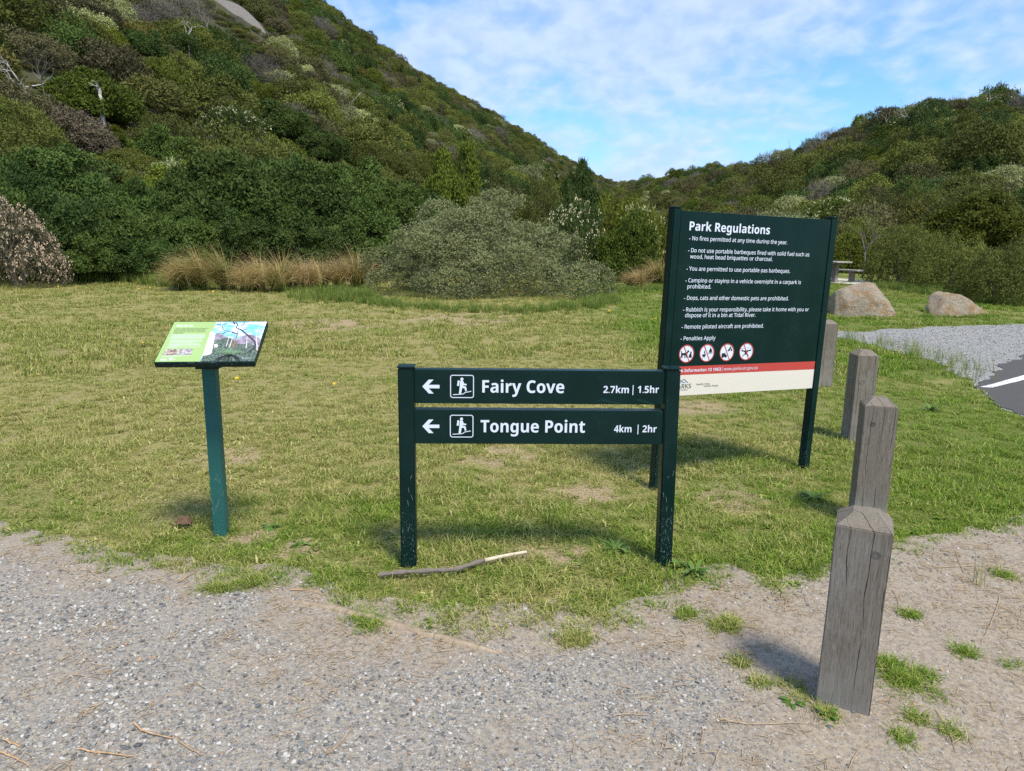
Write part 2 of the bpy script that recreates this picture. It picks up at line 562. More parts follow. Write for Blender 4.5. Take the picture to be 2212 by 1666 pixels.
# ------------------------------------------------------------------ scatter (stuff only): one object, its pieces set by point attributes
def scatter(name, protos, P, R, S, I, kind='stuff'):
    coll = bpy.data.collections.new(name + '_pieces')
    for k, me in enumerate(protos):
        coll.objects.link(bpy.data.objects.new('%s_piece_%02d' % (name, k), me))
    me = bpy.data.meshes.new(name)
    n = len(P)
    me.vertices.add(n); me.vertices.foreach_set('co', np.ascontiguousarray(P, np.float32).ravel())
    a = me.attributes.new('rot', 'FLOAT_VECTOR', 'POINT'); a.data.foreach_set('vector', np.ascontiguousarray(R, np.float32).ravel())
    a = me.attributes.new('scl', 'FLOAT_VECTOR', 'POINT'); a.data.foreach_set('vector', np.ascontiguousarray(S, np.float32).ravel())
    a = me.attributes.new('idx', 'INT', 'POINT'); a.data.foreach_set('value', np.ascontiguousarray(I, np.int32).ravel())
    o = link(name, me); tag(o, kind=kind)
    ng = bpy.data.node_groups.new(name, 'GeometryNodeTree')
    ng.interface.new_socket('Geometry', in_out='INPUT', socket_type='NodeSocketGeometry')
    ng.interface.new_socket('Geometry', in_out='OUTPUT', socket_type='NodeSocketGeometry')
    N = ng.nodes; L = ng.links
    gi = N.new('NodeGroupInput'); go = N.new('NodeGroupOutput')
    ci = N.new('GeometryNodeCollectionInfo'); ci.inputs[0].default_value = coll
    ci.inputs['Separate Children'].default_value = True; ci.inputs['Reset Children'].default_value = True
    ip = N.new('GeometryNodeInstanceOnPoints'); ip.inputs['Pick Instance'].default_value = True

    def na(nm, ty):
        q = N.new('GeometryNodeInputNamedAttribute'); q.data_type = ty; q.inputs[0].default_value = nm
        return [s for s in q.outputs if s.enabled and s.name == 'Attribute'][0]
    L.new(gi.outputs[0], ip.inputs['Points']); L.new(ci.outputs[0], ip.inputs['Instance'])
    L.new(na('idx', 'INT'), ip.inputs['Instance Index'])
    L.new(na('rot', 'FLOAT_VECTOR'), ip.inputs['Rotation']); L.new(na('scl', 'FLOAT_VECTOR'), ip.inputs['Scale'])
    L.new(ip.outputs[0], go.inputs[0])
    md = o.modifiers.new('scatter', 'NODES'); md.node_group = ng
    return o


# ------------------------------------------------------------------ lawn grass
def mat_grass(name, tall=False):
    m, t, b = material(name, .7, .10)
    P = pos_node(t)
    dry = lawn_dry(t, P)
    tint = t.add('ShaderNodeAttribute', attribute_name='tint').outputs['Fac']
    rnd = t.add('ShaderNodeObjectInfo').outputs['Random']
    if tall:
        g = t.ramp(tint, [(0, (.085, .15, .022)), (.5, (.17, .25, .045)), (.8, (.29, .31, .085)), (1, (.46, .40, .19))])
        g = t.mix(t.math('MULTIPLY', rnd, .35), g, (.15, .23, .035))
    else:
        lush = t.ramp(tint, [(0, (.066, .145, .014)), (.5, (.155, .26, .024)), (.85, (.28, .375, .050)), (.97, (.48, .45, .17))])
        st = t.ramp(tint, [(0, (.15, .19, .032)), (.4, (.30, .315, .078)), (.72, (.46, .405, .15)), (1, (.66, .55, .28))])
        k = t.math('ADD', t.math('MULTIPLY', dry, .82), t.math('MULTIPLY', t.math('SUBTRACT', rnd, .5), .5), clamp=True)
        g = t.mix(k, lush, st)
    t.l.new(g, b.inputs['Base Color'])
    tr = t.add('ShaderNodeBsdfTranslucent'); t.l.new(g, tr.inputs[0])
    mx = t.add('ShaderNodeMixShader', inp={0: .28}); t.l.new(b.outputs[0], mx.inputs[1]); t.l.new(tr.outputs[0], mx.inputs[2])
    t.l.new(mx.outputs[0], t.n['Material Output'].inputs[0])
    return m


MAT_GRASS = mat_grass('grass_blades')
MAT_TALL = mat_grass('long_grass_blades', True)


def tuft(name, seed, n, rad, lmin, lmax, w, lean=(.5, 1.4), segs=3, mat=None, tpow=1.0):
    g = np.random.default_rng(seed)
    Q = []; T = []
    az = g.uniform(0, 2 * np.pi, n); rr = rad * np.sqrt(g.uniform(0, 1, n)); a2 = g.uniform(0, 2 * np.pi, n)
    L = g.uniform(lmin, lmax, n); ln = g.uniform(lean[0], lean[1], n); ti = g.uniform(0, 1, n) ** tpow
    for i in range(n):
        p = np.array([rr[i] * math.cos(a2[i]), rr[i] * math.sin(a2[i]), -.004])
        d = np.array([math.cos(az[i]), math.sin(az[i]), 0]); side = np.array([-d[1], d[0], 0])
        ang = ln[i] * .45
        pts = [p]
        for s in range(segs):
            q = pts[-1] + (d * math.sin(ang) + np.array([0, 0, math.cos(ang)])) * L[i] / segs
            q[2] = max(q[2], .004 + .006 * g.random()) if s else q[2]
            pts.append(q); ang += ln[i] * .75 / max(1, segs - 1) * 1.2
        for s in range(segs):
            w0 = w * (1 - .75 * (s / segs) ** 1.5) * .5; w1 = w * (1 - .75 * ((s + 1) / segs) ** 1.5) * .5 if s < segs - 1 else w * .06
            Q.append([pts[s] - side * w0, pts[s] + side * w0, pts[s + 1] + side * w1, pts[s + 1] - side * w1]); T.append(ti[i])
    me = quads_mesh(name, np.array(Q), np.array(T)); me.materials.append(mat)
    return me


def visible(x, y, margin=60):
    """inside the photograph's field of view, with a margin for views from a step to the side"""
    a = np.degrees(np.arctan2(x, y))
    return (np.abs(a) < 42)


def polar_points(r0, r1, dens, amax=46):
    a = RAD(amax)
    area = a * (r1 * r1 - r0 * r0)
    n = int(area * dens)
    r = np.sqrt(rng.uniform(r0 * r0, r1 * r1, n)); ph = rng.uniform(-a, a, n)
    return r * np.sin(ph), r * np.cos(ph)


def build_lawn():
    near = [tuft('turf_tuft', 100 + i, 34, .07, .035, .095, .0048, (.6, 2.0), 3, MAT_GRASS) for i in range(6)]
    far = [tuft('turf_tuft_loose', 120 + i, 44, .16, .05, .11, .011, (.4, 1.5), 2, MAT_GRASS) for i in range(4)]
    leafy = [tuft('broad_leaf_tuft', 180 + i, 12, .035, .03, .06, .013, (1.0, 2.2), 3, MAT_GRASS, 1.6) for i in range(3)]
    X = []; Y = []; S = []; I = []
    for (r0, r1, d, big) in ((2.3, 4.2, 560, 0), (4.2, 6.5, 400, 0), (6.5, 10, 170, 0), (10, 16, 46, 1), (16, 32, 26, 1)):
        x, y = polar_points(r0, r1, d)
        k = in_lawn(x, y)
        # thinner and worn where the lawn meets the path and in bare patches
        wear = fbm(x * 2.2, y * 2.2, 4)
        k &= ~((wear > .70) & (rng.random(len(x)) < .75))
        ed_ = edge_dist(x, y)
        k &= ~((ed_ < .35) & (rng.random(len(x)) < .85 * np.clip(.95 - ed_ / .16 - (fbm(x * 5, y * 5, 8) - .5) * 1.6, 0, 1)) & (y < 4.2))
        for (px, py, rr) in DRY_SPOTS:
            g_ = ground(px, py); q_ = np.hypot(x - g_.x, (y - g_.y)) / rr + (fbm(x * 5, y * 5, 3) - .5) * 2.4
            k &= ~((q_ < 1.0) & (rng.random(len(x)) < .62))
        x, y = x[k], y[k]
        X.append(x); Y.append(y)
        hgt = .33 + .75 * fbm(x * 1.3, y * 1.3, 21)
        s = hgt * rng.uniform(.75, 1.25, len(x)) * (1.0 if not big else 1.15)
        wd = (rng.random(len(x)) < .05 + .16 * (fbm(x * 1.7, y * 1.7, 66) > .56)) & (not big)
        s = np.where(wd, rng.uniform(.6, 1.1, len(x)), s)
        S.append(s); I.append(np.where(wd, 10 + rng.integers(0, 3, len(x)), rng.integers(0, 6, len(x)) if not big else 6 + rng.integers(0, 4, len(x))))
    # patches of turf in the bare soil and creeping runners along the edge
    for (px, py, rad, n) in ((1570, 1355, .09, 48), (1948, 1472, .14, 70), (1912, 1440, .10, 26), (1640, 1477, .05, 12), (2170, 1246, .08, 24), (2090, 1415, .05, 24), (1600, 1435, .04, 14), (2180, 1440, .06, 6), (2005, 1468, .07, 9),
                             (1700, 1480, .05, 6), (1785, 1545, .04, 12), (2060, 1590, .04, 12), (1975, 1555, .05, 12), (1945, 1595, .04, 10), (1965, 1330, .05, 14), (1730, 1505, .06, 9), (1480, 1330, .07, 26), (1250, 1385, .09, 50), (540, 1262, .12, 60), (470, 1275, .1, 40), (800, 1350, .1, 40)):
        p = ground(px, py)
        a = rng.uniform(0, 2 * np.pi, n); q = rad * np.abs(rng.normal(0, .62, n)) * (.7 + .5 * np.sin(a * 2 + px) * np.sin(a * 3 + py))
        X.append(p.x + q * np.cos(a)); Y.append(p.y + q * np.sin(a) * .9); S.append(rng.uniform(.3, .75, n)); I.append(rng.integers(0, 6, n))
    X = np.concatenate(X); Y = np.concatenate(Y); S = np.concatenate(S); I = np.concatenate(I)
    Z = terrain(X, Y)
    R = np.stack([rng.normal(0, .12, len(X)), rng.normal(0, .12, len(X)), rng.uniform(0, 6.28, len(X))], -1)
    scatter('lawn_grass', near + far + leafy, np.stack([X, Y, Z], -1), R, np.stack([S, S, S * rng.uniform(.7, 1.2, len(S))], -1), I)
    print('lawn tufts', len(X))


build_lawn()


def build_long_grass():
    pro = [tuft('long_tuft', 140 + i, 46, .13, .22, .5, .011, (.15, .9), 3, MAT_TALL, 1.3) for i in range(4)]
    seed_pro = [tuft('seed_tuft', 160 + i, 9, .06, .16, .34, .005, (.1, .6), 3, MAT_TALL, .5) for i in range(3)]
    X = []; Y = []; S = []; I = []

    def strip(pts, n, wid, s0, s1, seedy=False):
        pts = [ground(*p) for p in pts]
        L = [(pts[i + 1] - pts[i]).length for i in range(len(pts) - 1)]; tot = sum(L)
        for i, l in enumerate(L):
            k = int(n * l / tot)
            u = rng.random(k); o = rng.normal(0, wid, k)
            d = (pts[i + 1] - pts[i]) / max(l, 1e-6)
            X.append(pts[i].x + (pts[i + 1].x - pts[i].x) * u - d.y * o); Y.append(pts[i].y + (pts[i + 1].y - pts[i].y) * u + d.x * o)
            S.append(rng.uniform(s0, s1, k)); I.append((4 if seedy else 0) + rng.integers(0, 3 if seedy else 4, k))
    strip([(-60, 605), (60, 605), (200, 606), (330, 610), (420, 622)], 700, .35, .5, 1.25)
    strip([(640, 628), (760, 645), (800, 655), (900, 668), (1020, 674), (1150, 674), (1270, 664), (1320, 645)], 520, .30, .25, .65)
    strip([(690, 640), (790, 650)], 120, .5, .5, 1.0)
    strip([(1290, 632), (1440, 626), (1560, 622)], 200, .4, .3, .7)
    strip([(1800, 690), (1930, 691)], 40, .08, .12, .28)
    strip([(1990, 686), (2125, 687)], 40, .08, .12, .28)
    strip([(1890, 622), (2000, 632), (2100, 648), (2212, 662)], 330, .35, .3, .8)
    strip([(1815, 735), (1900, 745), (1990, 768), (2040, 790), (2075, 820)], 120, .22, .5, 1.0, True)
    strip([(1930, 1010), (2100, 1000), (2000, 960)], 30, .5, .4, .8, True)
    strip([(1480, 1180), (1900, 1080)], 14, .5, .3, .6, True)
    strip([(1090, 1090), (1190, 1150)], 8, .1, .4, .6, True)
    x = np.concatenate(X); y = np.concatenate(Y); s = np.concatenate(S); i = np.concatenate(I)
    R = np.stack([rng.normal(0, .15, len(x)), rng.normal(0, .15, len(x)), rng.uniform(0, 6.28, len(x))], -1)
    scatter('long_grass', pro + seed_pro, np.stack([x, y, terrain(x, y)], -1), R, np.stack([s, s, s], -1), i)


build_long_grass()


# ------------------------------------------------------------------ stones and litter on the path
def mat_stone():
    m, t, b = material('loose_stone', .8, .25)
    rnd = t.add('ShaderNodeObjectInfo').outputs['Random']
    c = t.ramp(rnd, [(0, (.05, .055, .062)), (.25, (.13, .135, .14)), (.5, (.24, .235, .22)), (.72, (.35, .335, .295)), (.88, (.48, .46, .41)), (.955, (.47, .455, .42)), (.985, (.34, .20, .10)), (1, (.30, .18, .11))])
    n = t.noise(t.add('ShaderNodeTexCoord').outputs['Object'], 3.0, 4)
    c = t.mix(t.step(n, .35, .7, 0, .4), c, t.mix(.5, c, (.45, .42, .37)))
    t.l.new(c, b.inputs['Base Color'])
    return m


def stone_mesh(seed):
    g = random.Random(seed)
    bm = bmesh.new(); bmesh.ops.create_icosphere(bm, subdivisions=1, radius=.5)
    sx, sy, sz = g.uniform(.85, 1.25), g.uniform(.65, .95), g.uniform(.38, .62)
    cuts = [(Vector((g.uniform(-1, 1), g.uniform(-1, 1), g.uniform(-1, 1))).normalized(), g.uniform(.28, .4)) for _ in range(5)]
    for v in bm.verts:
        for n, d in cuts:
            k = v.co.dot(n)
            if k > d: v.co -= n * (k - d)
        v.co *= g.uniform(.93, 1.07)
        v.co = Vector((v.co.x * sx, v.co.y * sy, v.co.z * sz))
    me = bm_mesh(bm, 'stone'); me.materials.append(MAT_STONE)
    return me


MAT_STONE = mat_stone()


def build_stones():
    pro = [stone_mesh(i) for i in range(12)]
    x = rng.uniform(-2.6, 2.9, 150000); y = rng.uniform(1.2, 4.3, 150000)
    k = inside(front_s, x, y) & (np.abs(np.degrees(np.arctan2(x, y))) < 46)
    x, y = x[k], y[k]
    g = gmask(x, y) * (.30 + .70 * np.clip((fbm(x * 5, y * 5, 44) - .3) * 3.0, 0, 1))
    k = rng.random(len(x)) < (.018 + .55 * g)
    x, y = x[k], y[k]; g = g[k]
    n = len(x)
    s = .005 + .011 * rng.random(n) ** 2.4 + .009 * (rng.random(n) < .03)
    s = s * (.8 + .5 * g)
    s = np.where((g < .25) & (rng.random(n) < .12), s * 2.0, s)
    # a scatter of bigger stones along the lawn edge
    ex = []; ey = []
    for i in range(len(EDGE) - 1):
        a, b = EDGE[i], EDGE[i + 1]
        m = int((b - a).length * 75)
        u = rng.random(m); off = rng.normal(-.06, .09, m)
        d = (b - a).normalized()
        ex.append(a.x + (b.x - a.x) * u - d.y * off); ey.append(a.y + (b.y - a.y) * u + d.x * off)
    ex = np.concatenate(ex); ey = np.concatenate(ey)
    # the rear gravel lot
    gx = rng.uniform(4, 14, 26000); gy = rng.uniform(7.5, 20, 26000)
    kk = inside(lot_r, gx, gy) & ~inside(asph_r, gx, gy)
    gx, gy = gx[kk], gy[kk]
    X = np.concatenate([x, ex, gx]); Y = np.concatenate([y, ey, gy])
    S = np.concatenate([s, rng.uniform(.008, .022, len(ex)), rng.uniform(.012, .035, len(gx))])
    Z = terrain(X, Y) + .005 + S * .10
    N = len(X)
    R = np.stack([rng.normal(0, .3, N), rng.normal(0, .3, N), rng.uniform(0, 6.28, N)], -1)
    scatter('loose_gravel', pro, np.stack([X, Y, Z], -1), R, np.stack([S, S, S], -1), rng.integers(0, 12, N))
    print('stones', N)


build_stones()

MAT_TWIG = flat_mat('dry_twig', (.40, .255, .13), .8, .2, .5)
MAT_STRAW = flat_mat('dry_straw', (.36, .27, .17), .85, .15, .5)


def build_litter():
    pro = []
    for k in range(6):
        g = random.Random(50 + k); bm = bmesh.new()
        for j in range(5):
            L = g.uniform(.02, .055); a = g.uniform(0, 6.28); c = Vector((g.uniform(-.03, .03), g.uniform(-.03, .03), .002)); b = g.uniform(-.5, .5)
            pts = [c + Vector((math.cos(a + b * s), math.sin(a + b * s), 0)) * L * (s - .5) + Vector((0, 0, g.uniform(0, .004))) for s in (0, .5, 1)]
            tube(bm, pts, [.0009, .0011, .0007], 3, False)
        me = bm_mesh(bm, 'litter'); me.materials.append(MAT_STRAW); pro.append(me)
    x = rng.uniform(-2.6, 3.2, 9000); y = rng.uniform(1.5, 4.4, 9000)
    k = inside(front_r, x, y)
    w = (1 - gmask(x, y)) * .55 + .06
    k &= rng.random(len(x)) < w * np.clip(fbm(x * 3, y * 3, 77) * 2 - .4, 0.05, 1)
    x, y = x[k], y[k]; N = len(x)
    s = rng.uniform(.6, 1.4, N)
    R = np.stack([np.zeros(N), np.zeros(N), rng.uniform(0, 6.28, N)], -1)
    scatter('dry_litter', pro, np.stack([x, y, terrain(x, y) + .007], -1), R, np.stack([s, s, s], -1), rng.integers(0, 6, N))
    print('litter', N)


build_litter()
# ------------------------------------------------------------------ flat sign work
def art(name, polys, off, mat, parent, plane='xz'):
    """flat cut vinyl: polygons laid on a sign face"""
    V = []; F = []
    for P in polys:
        if isinstance(P, tuple) and P[0] == 'mesh':
            b = len(V); V += P[1]; F += [tuple(b + i for i in f) for f in P[2]]
            continue
        b = len(V); V += list(P)
        for tr in tessellate_polygon([[Vector((p[0], p[1], 0)) for p in P]]): F.append(tuple(b + i for i in tr))
    VV = [(x, -off, z) for x, z in V] if plane == 'xz' else [(x, z, off) for x, z in V]
    me = bpy.data.meshes.new(name); me.from_pydata(VV, [], F); me.update()
    bm = bmesh.new(); bm.from_mesh(me)
    want = Vector((0, -1, 0)) if plane == 'xz' else Vector((0, 0, 1))
    for f in bm.faces:
        f.normal_update()
        if f.normal.dot(want) < 0: f.normal_flip()
    bm.to_mesh(me); bm.free()
    return link(name, me, mat, parent)


def sans(body, heavy=False):
    """the plain or the heavy sans letters that Blender's own font stack holds among its mathematical letters"""
    o = ''
    for ch in body:
        if 'A' <= ch <= 'Z': o += chr((0x1D5D4 if heavy else 0x1D5A0) + ord(ch) - 65)
        elif 'a' <= ch <= 'z': o += chr((0x1D5EE if heavy else 0x1D5BA) + ord(ch) - 97)
        elif '0' <= ch <= '9': o += chr((0x1D7EC if heavy else 0x1D7E2) + ord(ch) - 48)
        else: o += ch
    return o


def glyphs(body, bold=0.0, shear=0.0):
    heavy = bold >= .008
    V, F = glyphs_raw(sans(body, heavy), bold * (.15 if heavy else 1.6), shear)
    if len(V) < 3 * len(body.replace(' ', '')): V, F = glyphs_raw(body, bold, shear)
    return V, F


def glyphs_raw(body, bold=0.0, shear=0.0):
    cu = bpy.data.curves.new('tmp', 'FONT'); cu.body = body; cu.size = 1; cu.offset = bold; cu.shear = shear; cu.resolution_u = 3; cu.fill_mode = 'FRONT'
    ob = bpy.data.objects.new('tmp', cu); COL.objects.link(ob)
    dg = bpy.context.evaluated_depsgraph_get(); dg.update()
    me = bpy.data.meshes.new_from_object(ob.evaluated_get(dg))
    V = [(v.co.x, v.co.y) for v in me.vertices]; F = [tuple(p.vertices) for p in me.polygons]
    bpy.data.objects.remove(ob); bpy.data.curves.remove(cu); bpy.data.meshes.remove(me)
    return V, F


_H = glyphs('H', .02)[0]; CAP = max(v[1] for v in _H) - min(v[1] for v in _H)


def text(body, x0, z0, x1=None, cap=.02, bold=0.0, shear=0.0, rot=0.0, right=False):
    """lettering with its baseline from (x0,z0), set to end at x1"""
    V, F = glyphs(body, bold, shear)
    a = min(v[0] for v in V); b = max(v[0] for v in V)
    sz = cap / CAP
    sx = (x1 - x0) / (b - a) if x1 is not None else sz
    c, s = math.cos(rot), math.sin(rot)
    out = []
    for x, y in V:
        X = (x - a) * sx; Z = y * sz
        out.append((x0 + X * c - Z * s, z0 + X * s + Z * c))
    return ('mesh', out, F)


def circ(x, z, r, n=28, r2=None): return [(x + r * math.cos(2 * math.pi * i / n), z + (r2 or r) * math.sin(2 * math.pi * i / n)) for i in range(n)]


def ring(x, z, r0, r1, n=32):
    V = []; F = []
    for i in range(n):
        a = 2 * math.pi * i / n
        V += [(x + r0 * math.cos(a), z + r0 * math.sin(a)), (x + r1 * math.cos(a), z + r1 * math.sin(a))]
    for i in range(n):
        j = (i + 1) % n; F.append((2 * i, 2 * i + 1, 2 * j + 1, 2 * j))
    return ('mesh', V, F)


def stroke(pts, w, w2=None):
    """a line of given width as one strip"""
    V = []; F = []
    n = len(pts)
    for i, p in enumerate(pts):
        a = Vector(pts[max(i - 1, 0)]); b = Vector(pts[min(i + 1, n - 1)])
        d = (b - a).normalized(); nn = Vector((-d.y, d.x))
        ww = w if w2 is None else w + (w2 - w) * i / (n - 1)
        V += [(p[0] + nn.x * ww / 2, p[1] + nn.y * ww / 2), (p[0] - nn.x * ww / 2, p[1] - nn.y * ww / 2)]
    for i in range(n - 1): F.append((2 * i, 2 * i + 1, 2 * i + 3, 2 * i + 2))
    return ('mesh', V, F)


def round_frame(x0, z0, x1, z1, r, w):
    V = []; F = []

    def loop(ins):
        out = []
        rr = max(r - ins, .001)
        for cx, cz, a0 in ((x1 - r, z1 - r, 0), (x0 + r, z1 - r, 90), (x0 + r, z0 + r, 180), (x1 - r, z0 + r, 270)):
            for k in range(6):
                a = RAD(a0 + 90 * k / 5); out.append((cx + rr * math.cos(a), cz + rr * math.sin(a)))
        return out
    A, B = loop(0), loop(w)
    for a, b in zip(A, B): V += [a, b]
    n = len(A)
    for i in range(n):
        j = (i + 1) % n; F.append((2 * i, 2 * i + 1, 2 * j + 1, 2 * j))
    return ('mesh', V, F)


def paint_mat(name, col, lo=.28):
    m, t, b = material(name, lo, .22)
    O = t.add('ShaderNodeTexCoord').outputs['Object']
    n = t.noise(O, 3.5, 5, .6); fl = t.noise(O, 260, 2, .5); big = t.noise(O, 14, 6, .7)
    c = t.mix(t.step(n, .4, .8, 0, .5), col, tuple(v * 1.5 + .004 for v in col))
    sp = t.math('MULTIPLY', t.step(fl, .71, .75), t.step(big, .48, .7))
    z = t.add('ShaderNodeSeparateXYZ', inp={0: O}).outputs[2]
    chips = t.math('MULTIPLY', t.step(t.noise(O, 120, 3, .6), .60, .66), t.step(z, .42, .02))
    c = t.mix(t.math('MAXIMUM', sp, t.math('MULTIPLY', chips, .75)), c, (.20, .25, .24))
    t.l.new(c, b.inputs['Base Color'])
    t.l.new(t.step(n, .3, .8, lo, lo + .22), b.inputs['Roughness'])
    t.l.new(t.bump(fl, .06, .002), b.inputs['Normal'])
    return m


MAT_GREEN = paint_mat('dark_green_paint', (.0016, .0165, .0135))
MAT_TEAL = paint_mat('lighter_green_paint', (.021, .105, .092), .36)  # same paint recipe with a lighter teal base colour than the dark green
MAT_WHITE = flat_mat('white_vinyl', (.72, .77, .86), .5)
MAT_RED = flat_mat('red_vinyl', (.52, .062, .048), .45)
MAT_CREAM = flat_mat('cream_vinyl', (.74, .68, .58), .45)
MAT_BLACK = flat_mat('black_vinyl', (.012, .018, .02), .5)
MAT_LOGOG = flat_mat('green_vinyl', (.05, .20, .06), .5)
MAT_LOGOB = flat_mat('blue_vinyl', (.05, .21, .50), .5)
MAT_INK = flat_mat('dark_green_ink', (.02, .06, .05), .5)
MAT_SCR = flat_mat('bare_scratch', (.30, .36, .36), .6)


def post_mesh(x0b, x1b, x0t, x1t, y0, y1, z0, z1, bev=.006):
    bm = bmesh.new()
    add_box(bm, x0b, x1b, y0, y1, z0, z1, 0)
    for v in bm.verts:
        if v.co.z > (z0 + z1) / 2: v.co.x = x0t if v.co.x < (x0b + x1b) / 2 else x1t
    bmesh.ops.bevel(bm, geom=list(bm.edges), offset=bev, segments=2, affect='EDGES')
    return bm_mesh(bm, 'post')


# ---- trail sign
TY = .03376
trail = empty('trail_sign', (.13614, 3.37855, 0), TY)
tag(trail, 'low dark green trail sign with two boards, left arrows and hiker symbols', 'sign')
link('post', post_mesh(-.684, -.608, -.683, -.606, -.040, .036, -.25, 1.018), MAT_GREEN, trail)
link('post', post_mesh(.621, .692, .602, .675, -.040, .036, -.25, 1.020), MAT_GREEN, trail)
for x0, x1, z in ((-.6855, -.6035, 1.0185), (.5995, .6775, 1.0205)):
    link('post_cap', box_mesh('post_cap', x0, x1, -.0425, .0385, z, z + .009, .003), MAT_GREEN, trail)
b1 = link('board', box_mesh('board', -.6055, .6015, -.030, .026, .846, 1.012, .003), MAT_GREEN, trail)
b2 = link('board', box_mesh('board', -.6070, .6045, -.030, .026, .645, .815, .003), MAT_GREEN, trail)


def hiker(dx, dz):
    q = lambda p: (-.434 + (p[0] - 432) / 174 * .114 + dx, .987 - (p[1] - 127) / 170 * .113 + dz)
    P = lambda *pts: [q(p) for p in pts]
    c = q((518, 158))
    return [circ(c[0], c[1], .0075, 16),
            P((488, 167), (502, 169), (497, 209), (482, 207)),
            P((505, 172), (516, 168), (527, 172), (534, 190), (553, 194), (551, 205), (529, 202), (527, 207), (543, 211), (549, 216), (554, 244), (543, 248), (537, 226), (520, 223), (512, 266), (496, 266), (503, 208)),
            stroke(P((452, 273), (505, 270), (528, 267), (543, 255), (562, 252), (586, 247)), .0038)]


def arrow(dx, dz):
    return [[(x + dx, z + dz) for x, z in ((-.567, .929), (-.536, .963), (-.513, .963), (-.537, .9375), (-.485, .9375), (-.485, .9205), (-.537, .9205), (-.513, .895), (-.536, .895))]]


for b, dx, dz, words in ((b1, 0, 0, [('Fairy Cove', -.280, .9015, .115, .061), ('2.7km', .305, .9035, .429, .0345), ('1.5hr', .472, .905, .575, .0345)]),
                         (b2, -.002, -.1965, [('Tongue Point', -.287, .7045, .222, .061), ('4km', .365, .7075, .451, .0345), ('2hr', .505, .708, .575, .0345)])):
    art('arrow', arrow(dx, dz), .0315, MAT_WHITE, b)
    art('symbol_frame', [round_frame(-.434 + dx, .874 + dz, -.320 + dx, .987 + dz, .012, .0042)], .0315, MAT_WHITE, b)
    art('hiker_symbol', hiker(dx, dz), .0315, MAT_WHITE, b)
    for w, x0, z, x1, c in words: art('lettering', [text(w, x0, z, x1, c, .012 if c > .05 else .010)], .0315, MAT_WHITE, b)
    bx = .449 if dz == 0 else .483
    art('divider_bar', [[(bx - .002, .894 + dz), (bx + .002, .894 + dz), (bx + .002, .943 + dz), (bx - .002, .943 + dz)]], .0315, MAT_WHITE, b)

# ---- regulations sign
LR = .021
regs = empty('park_regulations_sign', (1.60063554, 4.8217909, 0), rot=(0, LR, .396789783))
tag(regs, 'tall dark green regulations board with white rules, red strip and cream footer', 'sign')
link('post', post_mesh(-.714, -.654, -.714, -.654, -.032, .030, -.25, 1.826), MAT_GREEN, regs)
link('post', post_mesh(.594, .655, .594, .655, -.032, .030, -.25, 1.826), MAT_GREEN, regs)
for x0, x1 in ((-.7155, -.6525), (.5925, .6565)):
    link('post_cap', box_mesh('post_cap', x0, x1, -.034, .032, 1.8265, 1.834, .0025), MAT_GREEN, regs)
panel = link('board', box_mesh('board', -.6525, .5925, -.028, .006, .625, 1.812, .002), MAT_GREEN, regs)
q = lambda x, z: (x - z * LR, z + x * LR)
FY = .0285
art('red_strip', [[(-.652, .764), (.592, .764), (.592, .822), (-.652, .822)]], FY, MAT_RED, panel)
art('cream_footer', [[(-.652, .626), (.592, .626), (.592, .7638), (-.652, .7638)]], FY, MAT_CREAM, panel)


def rule(body, L, Rr, cap, bold=.004, **k):
    a = q(*L); b = q(*Rr)
    return text(body, a[0], (a[1] + b[1]) / 2, b[0], cap, bold, **k)


rules = [rule('Park Regulations', (-.549, 1.701), (.098, 1.696), .055, .009),
         rule('- No fires permitted at any time during the year.', (-.546, 1.640), (.256, 1.633), .0255),
         rule('- Do not use portable barbeques fired with solid fuel such as', (-.549, 1.565), (.461, 1.554), .0255),
         rule('wood, heat bead briquettes or charcoal.', (-.531, 1.526), (.140, 1.521), .0255),
         rule('- You are permitted to use portable gas barbeques.', (-.552, 1.451), (.302, 1.441), .0255),
         rule('- Camping or staying in a vehicle overnight in a carpark is', (-.555, 1.376), (.408, 1.365), .0255),
         rule('prohibited.', (-.537, 1.341), (-.351, 1.338), .0255),
         rule('- Dogs, cats and other domestic pets are prohibited.', (-.558, 1.266), (.310, 1.253), .0255),
         rule('- Rubbish is your responsibility, please take it home with you or', (-.560, 1.191), (.503, 1.174), .0255),
         rule('dispose of it in a bin at Tidal River.', (-.541, 1.156), (.034, 1.144), .0255),
         rule('- Remote piloted aircraft are prohibited.', (-.563, 1.082), (.111, 1.068), .0255),
         rule('- Penalties Apply', (-.565, 1.006), (-.287, 1.000), .0255)]
for r_ in rules: art('lettering', [r_], FY + .001, MAT_WHITE, panel)
# information strip: only its end shows past the trail sign, the whole line is there
a_, b_ = q(-.520, .798), q(-.225, .788)
V1, _ = glyphs('Information 13 1963', .010); V2, _ = glyphs('Park Information 13 1963', .010)
w1 = max(v[0] for v in V1) - min(v[0] for v in V1); w2 = max(v[0] for v in V2) - min(v[0] for v in V2)
xl = b_[0] - (b_[0] - a_[0]) * w2 / w1
bz = .783
art('phone_lettering', [text('Park Information 13 1963', xl, bz, b_[0], .021, .010), stroke([(q(-.214, .79)[0], bz - .006), (q(-.214, .79)[0], bz + .026)], .0022),
                        text('www.parks.vic.gov.au', q(-.201, .789)[0], bz, q(.089, .782)[0], .021, .0)], FY + .0012, MAT_WHITE, panel)
RO = .060
cen = [q(-.512, .916), q(-.349, .914), q(-.185, .911), q(-.021, .909)]
c6 = [(455, 352), (677, 342), (897, 336), (1111, 329)]


def pict(i, pts):
    cx, cz = cen[i]; ox, oy = c6[i]
    return [(cx + (x - ox) / 86 * RO, cz - (y - oy) / 95 * RO) for x, y in pts]


